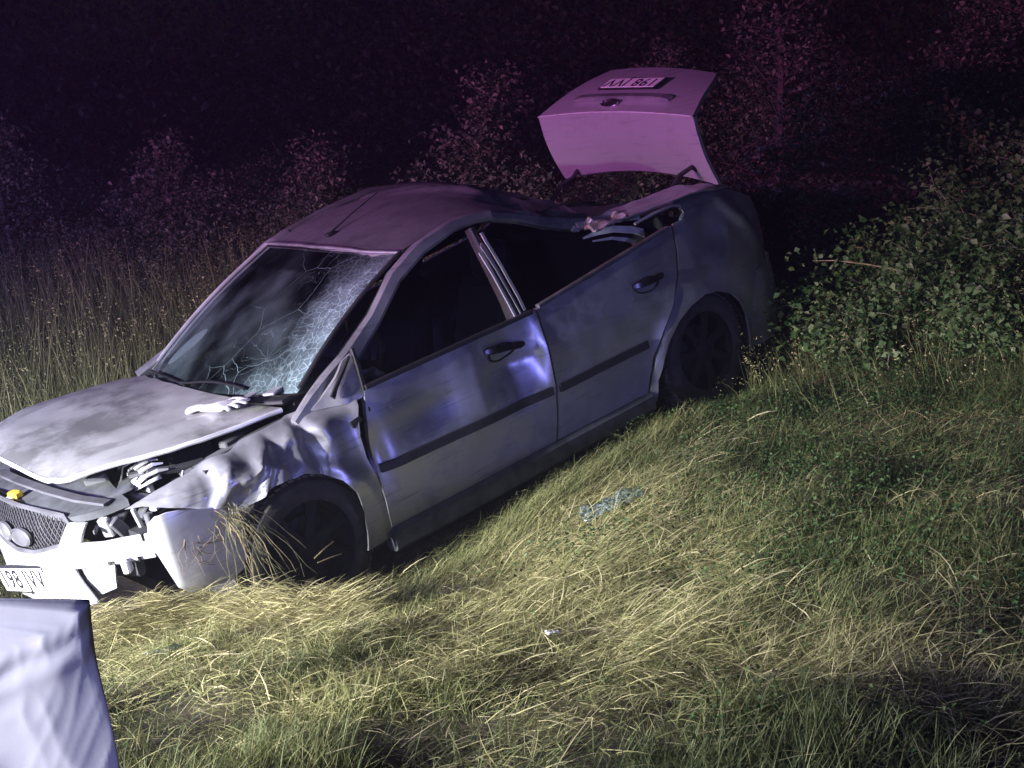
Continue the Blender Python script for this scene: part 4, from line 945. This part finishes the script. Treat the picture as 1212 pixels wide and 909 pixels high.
# ridge of raked-up straw under the bumper and along the sill
t = RNG.random(12000); cx, cy = -1.72+t*1.15, 4.42+.16*np.sin(t*5)+t*.12; x = cx+RNG.normal(0, .07, len(t)); y = cy+RNG.normal(0, .07, len(t)); n = len(x)
parts.append(blades(x, y, RNG.normal(0, .6, n)+np.pi*(RNG.random(n) < .5), RNG.uniform(.8, 1.6, n), RNG.uniform(1.2, 1.8, n), RNG.uniform(.05, .16, n), RNG.uniform(.0015, .0038, n), np.clip(.58+.42*RNG.random(n), 0, 1), 3, RNG.random(n)*.22*np.exp(-((y-cy)/.1)**2), .2))
t = RNG.random(7000); cx, cy = -.62+t*1.5, 4.72+t*1.30; x = cx+RNG.normal(0, .06, len(t)); y = cy+RNG.normal(0, .07, len(t)); k = ~in_car(x, y, -.02); x, y = x[k], y[k]; n = len(x)
parts.append(blades(x, y, RNG.normal(.3, 1.6, n)+np.pi*(RNG.random(n) < .3), RNG.uniform(.0, 1.2, n), RNG.uniform(1.0, 1.8, n), RNG.uniform(.05, .20, n), RNG.uniform(.0016, .0036, n), np.clip(.22+.5*RNG.random(n), 0, 1), 3, RNG.random(n)*.04, .3))
x = RNG.normal(-1.40, .13, 5200); y = RNG.normal(4.57, .075, 5200); n = len(x)
parts.append(blades(x, y, RNG.random(n)*6.283, RNG.uniform(.9, 1.6, n), RNG.uniform(1.3, 1.9, n), RNG.uniform(.04, .15, n), RNG.uniform(.0015, .0038, n), np.clip(.6+.4*RNG.random(n), 0, 1), 3, RNG.random(n)**.7*.24*np.exp(-((x+1.40)/.16)**2-((y-4.57)/.1)**2), .3))
add_stuff('matted_straw', 'flattened pale straw swirled across the bank', 'straw', parts, M['grass'])
parts = []
x, y = scatter(110, 2.3, 8.0, .6); n = len(x)
parts.append(blades(x, y, RNG.random(n)*6.283, RNG.uniform(.1, 1.0, n), RNG.uniform(1.2, 2.0, n), RNG.uniform(.12, .36, n), RNG.uniform(.0025, .0045, n), np.clip(.5+.5*RNG.random(n), 0, 1), 6, .01, .05))
add_stuff('long_grass_stalks', 'long pale bent grass stalks scattered over the bank', 'grass', parts, M['grass'])
# clover and small broad leaves
def leaves_np(C, size, up=.6, droop=None, aspect=.6, tint=None):
    n = len(C); nrm = RNG.normal(0, 1, (n, 3)); nrm[:, 2] = np.abs(nrm[:, 2])+up*2; nrm /= np.linalg.norm(nrm, axis=1)[:, None]
    a = RNG.normal(0, 1, (n, 3)); a -= (a*nrm).sum(1)[:, None]*nrm; a /= np.linalg.norm(a, axis=1)[:, None]; b_ = np.cross(nrm, a)
    s = size[:, None]; fold = nrm*s*.16
    V = np.stack([C-a*s*.5, C+b_*s*aspect*.5+fold-a*s*.08, C+a*s*.5-fold*.5, C-b_*s*aspect*.5+fold-a*s*.08], 1)
    F = (np.array([(0, 1, 2), (0, 2, 3)])[None]+(np.arange(n)*4)[:, None, None]).reshape(-1, 3)
    return V.reshape(-1, 3), F, np.repeat(tint if tint is not None else RNG.random(n), 4)
def clover_w(x, y): return np.clip(1.0*gs(x, y, 1.25, 4.5, .5, .6)+.45*gs(x, y, .35, 4.75, .3, .25)+.7*gs(x, y, 2.0, 5.8, .8, .7)+.5*gs(x, y, 1.0, 6.0, .5, .5)+.5*gs(x, y, 1.9, 3.4, .6, .5)+.5*(fbm(x, y, 1.8, 71)-.5)*(x > .4), 0, 1)
x, y = scatter(30000, 2.2, 9, .7, clover_w); n = len(x)
C = np.c_[x, y, gz(x, y)+RNG.uniform(.01, .10, n)]
add_stuff('clover_patch', 'dark green clover and small leaves in the grass', 'ground cover', [leaves_np(C, RNG.uniform(.008, .020, n), .5, aspect=.7, tint=RNG.uniform(0, .75, n)**1.2)], M['leaf'])
# tall dry grass beyond the car
def tall(name, label, n, xr, yr, hr, tint, seed, dens=None, lean=.25):
    x = RNG.uniform(*xr, n); y = RNG.uniform(*yr, n); k = ~in_car(x, y, .12)
    if dens: k &= RNG.random(n) < dens(x, y)
    x, y = x[k], y[k]; n = len(x); h = RNG.uniform(*hr, n)*(.6+.8*fbm(x, y, .9, seed)); az = np.pi*(.85+.5*(fbm(x, y, .5, seed+3)-.5))+RNG.normal(0, .8, n)
    A = blades(x, y, az, RNG.uniform(0, lean, n), RNG.uniform(.1, lean*3.2, n), h, RNG.uniform(.0028, .0055, n), np.clip(tint+RNG.normal(0, .14, n), 0, 1), 5, 0., .08, False)
    tip = A[0].reshape(-1, 11, 3)[:, 10]; q = RNG.random(n) < .3; tip = tip[q]
    S = np.repeat(tip, 7, 0)+RNG.normal(0, 1, (len(tip)*7, 3))*np.array([.012, .012, .04])
    return add_stuff(name, label, 'grass', [A, leaves_np(S, RNG.uniform(.008, .022, len(S)), 0, aspect=.35, tint=RNG.uniform(.5, .85, len(S)))], M['grass'])
tall('tall_dry_grass', 'tall dry brown grass standing left of the bonnet', 14000, (-6.2, -1.2), (6.2, 10.5), (.4, 1.1), .55, 81)
tall('rank_grass', 'rank dim grass behind the car roof', 4500, (-2.6, .2), (8.6, 11.5), (.4, .9), .45, 91)
tall('verge_grass', 'taller green grass at the foot of the leafy shrubs', 6000, (1.2, 4.6), (5.6, 8.0), (.12, .38), .32, 97, lambda x, y: np.clip((y-5.4)/1.5, .1, 1), .5)
tall('ditch_grass', 'sparse grass in front of the number plate', 1500, (-3.0, -1.75), (4.3, 5.6), (.1, .26), .45, 99, None, .5)

# ------------------------------------------------------------------ shrubs and trees
def branch(p, d, L, n=7, wob=.18, droop=0.):
    P = [Vector(p)]; d = Vector(d).normalized()
    for i in range(n):
        d = (d+Vector((random.gauss(0, wob), random.gauss(0, wob), random.gauss(0, wob)-droop))).normalized(); P.append(P[-1]+d*L/n)
    return P
def shrub(name, label, group, base, h, spread, nst, per, lsize, mleaf, cat='shrub', tint=(0, .9), droop=.05, mstem='stem', lean=(0, 0)):
    bx, by = base; root = empty(name, Matrix.Translation((bx, by, float(gz(bx, by))))); tag(root, label, cat, group)
    b = B(); C = []
    for i in range(nst):
        a = random.uniform(0, 6.283); r = random.random()**.6*spread*.35
        p = Vector((r*math.cos(a), r*math.sin(a), -.03)); d = Vector((math.cos(a)*random.uniform(.1, .9)*spread+lean[0], math.sin(a)*random.uniform(.1, .9)*spread+lean[1], h*random.uniform(.6, 1.1)))
        L = d.length*random.uniform(.8, 1.1); P = branch(p, d, L, 8, .14, droop); b.tube(P, [max(.0022, .008*(1-k/9)) for k in range(9)], 5, cap=False)
        for k in range(2, 9):
            for s_ in range(2):
                tw = branch(P[k], Vector((random.gauss(0, 1), random.gauss(0, 1), .5)), random.uniform(.12, .3)*spread**.5, 3, .3, .1)
                if random.random() < .5: b.tube(tw, [.003, .0025, .002, .0015], 4, cap=False)
                for t_ in tw[1:]: C += [t_]*per
    C = np.array([tuple(c) for c in C]); C = C+RNG.normal(0, lsize*1.4, C.shape); C[:, 2] = np.maximum(C[:, 2], .01)
    n = len(C); V, F, T = leaves_np(C, RNG.uniform(.35, 1.4, n)*lsize, .25, aspect=.72, tint=np.clip(RNG.uniform(*tint, n)+.25*(RNG.random(n) < .04), 0, 1))
    me = mesh_np('foliage', V, F, T, M[mleaf], root); tag(me, kind='stuff'); b.build('stems', M[mstem], root)
    return root
SG = 'leafy shrubs on the right bank'
for lab, base, h, sp, nst, per, tn in [
    ('low leafy shrub nearest the rear wheel, small grey green leaves', (1.98, 6.85), .42, .42, 13, 4, (.1, 1.)),
    ('rounded leafy shrub with an arching twig reaching towards the car', (2.45, 7.15), .80, .60, 22, 5, (.1, 1.)),
    ('broad leafy shrub between the arching one and the tall one at the frame edge', (3.02, 7.2), .82, .62, 22, 5, (.05, .95)),
    ('tallest leafy shrub at the right edge of the picture', (3.62, 7.35), 1.15, .70, 26, 5, (.1, 1.)),
    ('bright green bush in front of the shrubs, lowest on the bank', (2.62, 6.45), .36, .52, 18, 5, (.35, .95)),
    ('dark leafy bush low at the right edge above the dry stick', (3.15, 6.3), .42, .5, 14, 4, (0, .7))]:
    shrub('leafy_shrub', lab, SG, base, h*.8, sp*1.1, nst, per+4, .040, 'leaf', tint=tn)
# the arching twig
tw = empty('arching_twig', Matrix.Translation((2.45, 7.1, .42))); tag(tw, 'bare arching twig with a tuft of round leaves beside the rear bumper', 'twig')
b = B(); P = [Vector(p) for p in ((.05,0,-.18),(-.12,-.04,-.10),(-.32,-.07,-.035),(-.50,-.10,0),(-.66,-.12,.02),(-.78,-.13,.02))]; b.tube(P, [.006,.005,.0045,.004,.003,.002], 6); b.build('stem', M['drystem'], tw)
C = np.concatenate([RNG.normal(0, 1, (34, 3))*np.array([.10,.03,.035])+np.array([-.70,-.12,.03]), RNG.normal(0, 1, (8, 3))*np.array([.05,.02,.02])+np.array([-.80,-.12,-.02])])
V, F, T = leaves_np(C, RNG.uniform(.026, .042, len(C)), .1, aspect=.85, tint=RNG.uniform(.4, 1., len(C))); tag(mesh_np('foliage', V, F, T, M['leaf'], tw), kind='stuff')
def tree(name, label, group, base, h, rad, ncl, per, lsize, shape=1.0, low=.12, tr=.05):
    bx, by = base; root = empty(name, Matrix.Translation((bx, by, float(gz(bx, by))-.03))); tag(root, label, 'tree', group)
    b = B(); tk = branch((0, 0, 0), (random.gauss(0, .05), random.gauss(0, .05), 1), h*.93, 12, .05); b.tube(tk, [tr*(1-.9*k/12) for k in range(13)], 7, cap=False)
    lm = B(); C = []
    for i in range(ncl):
        f = low+(1-low)*(i+random.random())/ncl; k = min(11, int(f*12)); p = tk[k].lerp(tk[k+1], f*12-k) if k < 12 else tk[12]
        a = i*2.4+random.gauss(0, .4); reach = rad*(1-f)**shape*random.uniform(.55, 1.2)+.12
        P = branch(p, (math.cos(a), math.sin(a), random.uniform(.1, .8)), reach, 5, .2, .03); lm.tube(P, [max(.003, tr*.35*(1-f)*(1-j/6)) for j in range(6)], 4, cap=False)
        for q_ in P[1:]: C += [q_]*per
        C += [P[-1]]*per
    C = np.array([tuple(c) for c in C]); C = C+RNG.normal(0, 1, C.shape)*lsize*np.array([2., 2., 1.6]); n = len(C)
    V, F, T = leaves_np(C, RNG.uniform(.6, 1.3, n)*lsize, .1, aspect=.6, tint=RNG.uniform(0, 1., n)**1.5)
    b.build('trunk', M['bark'], root); lm.build('limbs', M['bark'], root); tag(mesh_np('crown', V, F, T, M['youngleaf'], root), kind='stuff'); return root
TG = 'young trees behind the wreck'
for lab, base, h, rad, ncl, per, ls in [
    ('reddish young tree rising behind the middle of the car roof', (-.66, 10.2), 2.25, .75, 46, 12, .045),
    ('slender purple tinged tree right of the raised boot lid', (2.12, 10.2), 3.6, .62, 60, 12, .045),
    ('tall tree reaching out of the picture at its upper right corner', (4.15, 10.0), 3.8, .75, 60, 12, .045),
    ('dim pointed tree between the boot lid and the right corner tree', (3.55, 11.2), 2.05, .75, 44, 11, .045),
    ('narrow sapling directly behind the raised boot lid', (.95, 11.0), 2.1, .5, 36, 10, .042),
    ('small bushy tree showing between roof and boot lid', (.28, 10.0), 1.25, .5, 30, 10, .042),
    ('low bushy tree left of the reddish one', (-1.75, 10.6), 1.65, .8, 42, 11, .045),
    ('bushy tree above the windscreen corner', (-2.9, 10.8), 1.75, .85, 44, 11, .045),
    ('bushy tree at the left edge behind the dry grass', (-4.3, 11.0), 1.9, .9, 46, 11, .045)]:
    tree('young_tree', lab, TG, base, h, rad, ncl, per, ls)
for lab, base, h, sp in [('added dark bush just behind the tail of the car', (2.05, 9.2), .75, .8), ('added dark bush between the tail and the tall leafy shrub', (2.9, 9.4), .9, .85), ('added dark bush behind the tallest leafy shrub', (3.9, 9.3), 1.0, .9)]:
    shrub('added_dark_bush', lab, 'dark bushes added behind the car', base, h, sp, 20, 5, .045, 'treeleaf', mstem='bark')  # bushes added to cover lit ground and keep the tail's backdrop black
# tangled undergrowth joins the young trees into one dim wall of leaves
n = 85000; x = RNG.uniform(-8, 6.5, n); y = RNG.uniform(10.2, 13.5, n); top = .25+1.7*fbm(x, y*.3, .7, 131)**1.3
C = np.c_[x, y, gz(x, y)+top*RNG.random(n)**.7]
add_stuff('undergrowth', 'dim tangled undergrowth between the young trees', 'undergrowth', [leaves_np(C, RNG.uniform(.015, .05, n), .1, aspect=.6, tint=RNG.random(n)**1.6)], M['youngleaf'])
# the wood beyond reads as one dark mass
C = []; b = B()
for i in range(130):
    x = RNG.uniform(-19, 19); y = RNG.uniform(20, 28); h = RNG.uniform(4, 7.5); 
    c = RNG.normal(0, 1, (900, 3))*np.array([1.0, 1.0, h*.27])+np.array([x, y, h*.45]); C.append(c)
C = np.concatenate(C); C[:, 2] = np.maximum(C[:, 2], .05)+gz(C[:, 0], C[:, 1]); n = len(C)
V, F, T = leaves_np(C, RNG.uniform(.06, .16, n), .1, aspect=.6, tint=RNG.random(n)**2)
tag(mesh_np('far_wood', V, F, T, M['treeleaf']), 'dark wood closing off the background', 'wood', kind='stuff')

# ------------------------------------------------------------------ small things
def W(p): return CARM @ Vector(p)
# work glove lying on the bonnet
gl = bpy.data.meshes.new('white_glove')
gv = [(0,0,0),(.055,.0,.004),(.10,.0,.010)]; ge = [(0,1),(1,2)]; gr_ = [.036,.044,.052]
for k, (y0, ang, L) in enumerate(((.034,.35,.075),(.012,.10,.088),(-.012,-.12,.082),(-.034,-.38,.066))):
    i = len(gv); gv += [(.128, y0, .008), (.128+L*.5*math.cos(ang), y0+L*.5*math.sin(ang), .020), (.128+L*math.cos(ang*1.2), y0+L*math.sin(ang*1.2), .004)]
    ge += [(2, i), (i, i+1), (i+1, i+2)]; gr_ += [.0165, .0155, .0125]
i = len(gv); gv += [(.06,.045,.008),(.085,.085,.012),(.115,.10,.004)]; ge += [(1,i),(i,i+1),(i+1,i+2)]; gr_ += [.015,.0125,.010]
i = len(gv); gv += [(-.035,-.01,.014),(-.07,-.03,.012),(-.095,-.045,.004)]; ge += [(0,i),(i,i+1),(i+1,i+2)]; gr_ += [.028,.036,.030]
gl.from_pydata(gv, ge, [])
go = link('white_glove', gl, mat('white_glove_cloth', (.66,.66,.66), .8, var=.12, scale=40, bump=.6, bscale=120)); 
sk = go.modifiers.new('skin', 'SKIN'); 
for v, r in zip(gl.skin_vertices[0].data if gl.skin_vertices else [], gr_): v.radius = (r, r*.5)
if not gl.skin_vertices: print('no skin layer')
gl.skin_vertices[0].data[0].use_root = True
sb = go.modifiers.new('sub', 'SUBSURF'); sb.levels = 2; sb.render_levels = 2
gp = Vector(hood_map(.07, .455)); go.matrix_world = CARM @ Matrix.Translation(gp+Vector((0,0,.012))) @ Matrix.Rotation(R(112), 4, 'Z') @ Matrix.Diagonal((.95,1.05,.9,1))
tag(go, 'crumpled white work glove lying on the bonnet below the windscreen', 'glove')
# upright white cloth sheet in the foreground
def draped_sheet():
    cx, cy = -.828, 1.66; zb = float(gz(cx, cy))-.03; n, m, cap = 300, 110, 10; V, F = [], []; ro_ = math.radians(4); cr, sr = math.cos(ro_), math.sin(ro_)
    def prof(i, t, k0=1.):
        a = 2*math.pi*i/n; ca, sa = math.cos(a), math.sin(a)
        rx, ry = .285-.062*t, .034-.022*t; e = .9
        X = rx*math.copysign(abs(ca)**e, ca); Y = ry*math.copysign(abs(sa)**e, sa)
        # one heavy fold wanders down the face, with gathers running out of it
        r0 = .035-.075*t+.018*math.sin(t*6.0+.6)+.008*math.sin(t*17)
        d = X-r0; fo_ = .034*math.exp(-(d/.016)**2)-.040*math.exp(-((d+.05)/.030)**2)+.012*math.exp(-((d-.055)/.02)**2)
        for (t0, sl, am) in ((.80, 1.5, .016), (.66, 1.2, .022), (.50, 1.4, .016), (.30, 1., .018), (.14, 1.3, .014)):
            q_ = (t-t0)-d*sl; fo_ += am*math.exp(-(q_/.022)**2)*min(1, max(0, 1-d/.11))*(1 if d > 0 else 0)
        fo_ += .010*nz(X*9, t*5, 1)+.007*(1-abs(nz(X*9+t*3, t*3.2-X*6, 4)))**4+.002*(1-abs(nz(X*24-t*9, t*8, 6)))**4+.012*nz(X*4, t*2.5, 9)
        hem = .007*math.exp(-((t-.985)/.02)**2)-.006*math.exp(-((t-.93)/.02)**2)
        Y2 = Y+(fo_*(-1 if sa < 0 else .4)+math.copysign(hem, sa))*min(1, abs(sa)*3)
        X2 = X+.008*nz(3, t*5, 2)
        X2, Y2 = X2*k0, Y2*k0
        return cx+X2*cr-Y2*sr, cy+X2*sr+Y2*cr, -.24*(.5-.5*ca)*t+.008*nz(ca*2, sa*2, 3)*t
    for j in range(m+1):
        t = j/m
        for i in range(n):
            x, y, dz = prof(i, t); V.append((x, y, zb+t*.880+dz))
    for j in range(1, cap+1):
        k = 1-j/cap
        for i in range(n):
            x, y, dz = prof(i, 1., max(k, .002)); V.append((x, y, zb+.880+dz+.010*math.sin((1-k)*math.pi/2)))
    for j in range(m+cap):
        for i in range(n):
            a, b_ = j*n+i, j*n+(i+1)%n; F.append((a, b_, b_+n, a+n))
    F.append(tuple(range(n-1, -1, -1)))
    s_ = from_py('white_sheet', V, F, mat('white_cloth', (.78,.78,.80), .7, var=.04, scale=6, bump=.25, bscale=25))
    tag(s_, 'white cloth sheet hanging upright in folds in the bottom left corner', 'sheet')
draped_sheet()
def crumple(name, label, cat, c, sx, sy, rz, amp, m, seed, n=18, lift=.03, shape=None):
    V, F = [], []
    for j in range(n+1):
        for i in range(n+1):
            u, v = i/n*2-1, j/n*2-1; k = 1-.25*abs(nz(u*1.5, v*1.5, seed))
            p = Matrix.Rotation(rz, 3, 'Z') @ Vector((u*sx*k, v*sy*k, 0)); x, y = c[0]+p.x, c[1]+p.y
            V.append((x, y, float(gz(x, y))+lift+amp*abs(nz(u*2.2, v*2.2, seed+5))+amp*.5*nz(u*5, v*5, seed)))
    for j in range(n):
        for i in range(n): a = j*(n+1)+i; F.append((a, a+1, a+n+2, a+n+1))
    o = from_py(name, V, F, m); md = o.modifiers.new('solid', 'SOLIDIFY'); md.thickness = .003; tag(o, label, cat); return o
crumple('shadow_patch', 'dark crumpled patch in place of the shadow on the grass beside the white sheet', 'shadow', (-.90, 2.72), .10, .05, .2, .05, mat('shadow_navy', (.012,.013,.03), .8), 3, lift=.03)  # dark patch laid where the white sheet would throw its shadow
crumple('clear_plastic_scrap', 'clear glassy scrap lying in the straw below the door', 'debris', (.42, 5.08), .13, .07, .1, .05, M['glass'], 11, lift=.05)
crumple('dark_plastic_shard', 'dark green grey shard in the grass in front of the bumper', 'debris', (-1.24, 4.12), .07, .03, -.1, .02, mat('shard_plastic', (.035,.045,.045), .35), 17, 8, .05)
crumple('white_paper_scrap', 'small white scrap in the middle of the straw', 'debris', (.13, 3.72), .022, .016, .4, .02, mat('paper_white', (.75,.75,.72), .7), 23, 8, .07)
crumple('straw_coloured_scrap', 'small pale scrap near the right edge of the bank', 'debris', (1.82, 3.82), .022, .008, .2, .01, mat('paper_cream', (.7,.66,.6), .7), 29, 6, .08)
# torn grass and a rootlet hanging from the bumper corner
hg = empty('torn_grass_bundle', CARM @ Matrix.Translation((.33, .915, .665))); tag(hg, 'torn grass hanging from the bumper corner over the front tyre', 'grass')
for i in range(44):
    L = random.uniform(.15, .55)*random.choice((.6,1,1)); dx = random.uniform(-.7, .15); b = B()
    P = [Vector((random.gauss(-.02,.03), random.gauss(.01,.008), random.gauss(0,.02)))]; d = Vector((dx*.5+random.gauss(0,.35), random.uniform(.05,.35), random.uniform(-.6,.25)))
    for k in range(7): d = (d+Vector((dx*.25+random.gauss(0,.22), random.gauss(0,.05), -.5+random.gauss(0,.15)))).normalized(); P.append(P[-1]+d*L/7+Vector((random.gauss(0,.004),0,0)))
    b.band(P, [.003]*7+[.001], .001, (.3, 1, 0)); b.build('strand', M['stem'] if i % 3 else M['drystem'], hg)
M['root'] = mat('dry_root', (.14, .11, .085), .9, var=.3, scale=30)
rt = empty('dry_rootlet', CARM @ Matrix.Translation((.47, .90, .60))); tag(rt, 'dry brown rootlet clinging to the outside of the bumper corner', 'root')
for i in range(11):
    b = B(); P = branch((random.gauss(0,.035), .005+.012*random.random(), random.gauss(0,.02)), (random.gauss(-.2,.5), 0, random.gauss(-.9,.5)), random.uniform(.05,.24), 7, .45)
    o_ = random.uniform(.0, .035); P = [Vector((p.x, .004+o_*k/7+.006*random.random(), p.z)) for k, p in enumerate(P)]; b.tube(P, [.0026-.0003*k for k in range(8)], 5); b.build('root_strand', M['root'], rt)
# stray straws caught on the tyre face
for i, (lab, p0, p1) in enumerate((('short straw stuck across the front tyre, upper one', (.0,.884,.30), (-.11,.884,.33)), ('short straw stuck across the front tyre, lower one', (-.01,.884,.275), (-.13,.884,.262)))):
    b = B(); b.tube([p0, [(a+c_)/2+.004 for a, c_ in zip(p0, p1)], p1], [.003,.003,.002], 5); o = b.build('straw', M['drystem']); o.matrix_world = CARM; tag(o, lab, 'straw')
b = B(); P = [Vector((3.05, 6.0, float(gz(3.05, 6.0))+.12)), Vector((2.9, 6.05, float(gz(2.9, 6.05))+.14)), Vector((2.72, 6.12, float(gz(2.72, 6.12))+.17))]; b.tube(P, [.007,.006,.004], 6); o = b.build('dry_stick', M['drystem']); tag(o, 'pale dry stick on the bank at the right edge below the shrubs', 'stick')

# ------------------------------------------------------------------ added fog volume that gives the dark background the beacons' glow
def added_haze():
    b = B(); b.box((0, 7, 3.2), (44, 52, 12)); m, nt, p = new_mat('glow_volume'); N, L = nt.nodes, nt.links; N.remove(p)
    v = N.new('ShaderNodeVolumePrincipled'); v.inputs['Color'].default_value = (.9, .9, .95, 1); v.inputs['Density'].default_value = .0026; v.inputs['Anisotropy'].default_value = .2
    L.new(v.outputs[0], N['Material Output'].inputs['Volume']); tag(b.build('added_haze', m, None, False), kind='stuff')
added_haze()
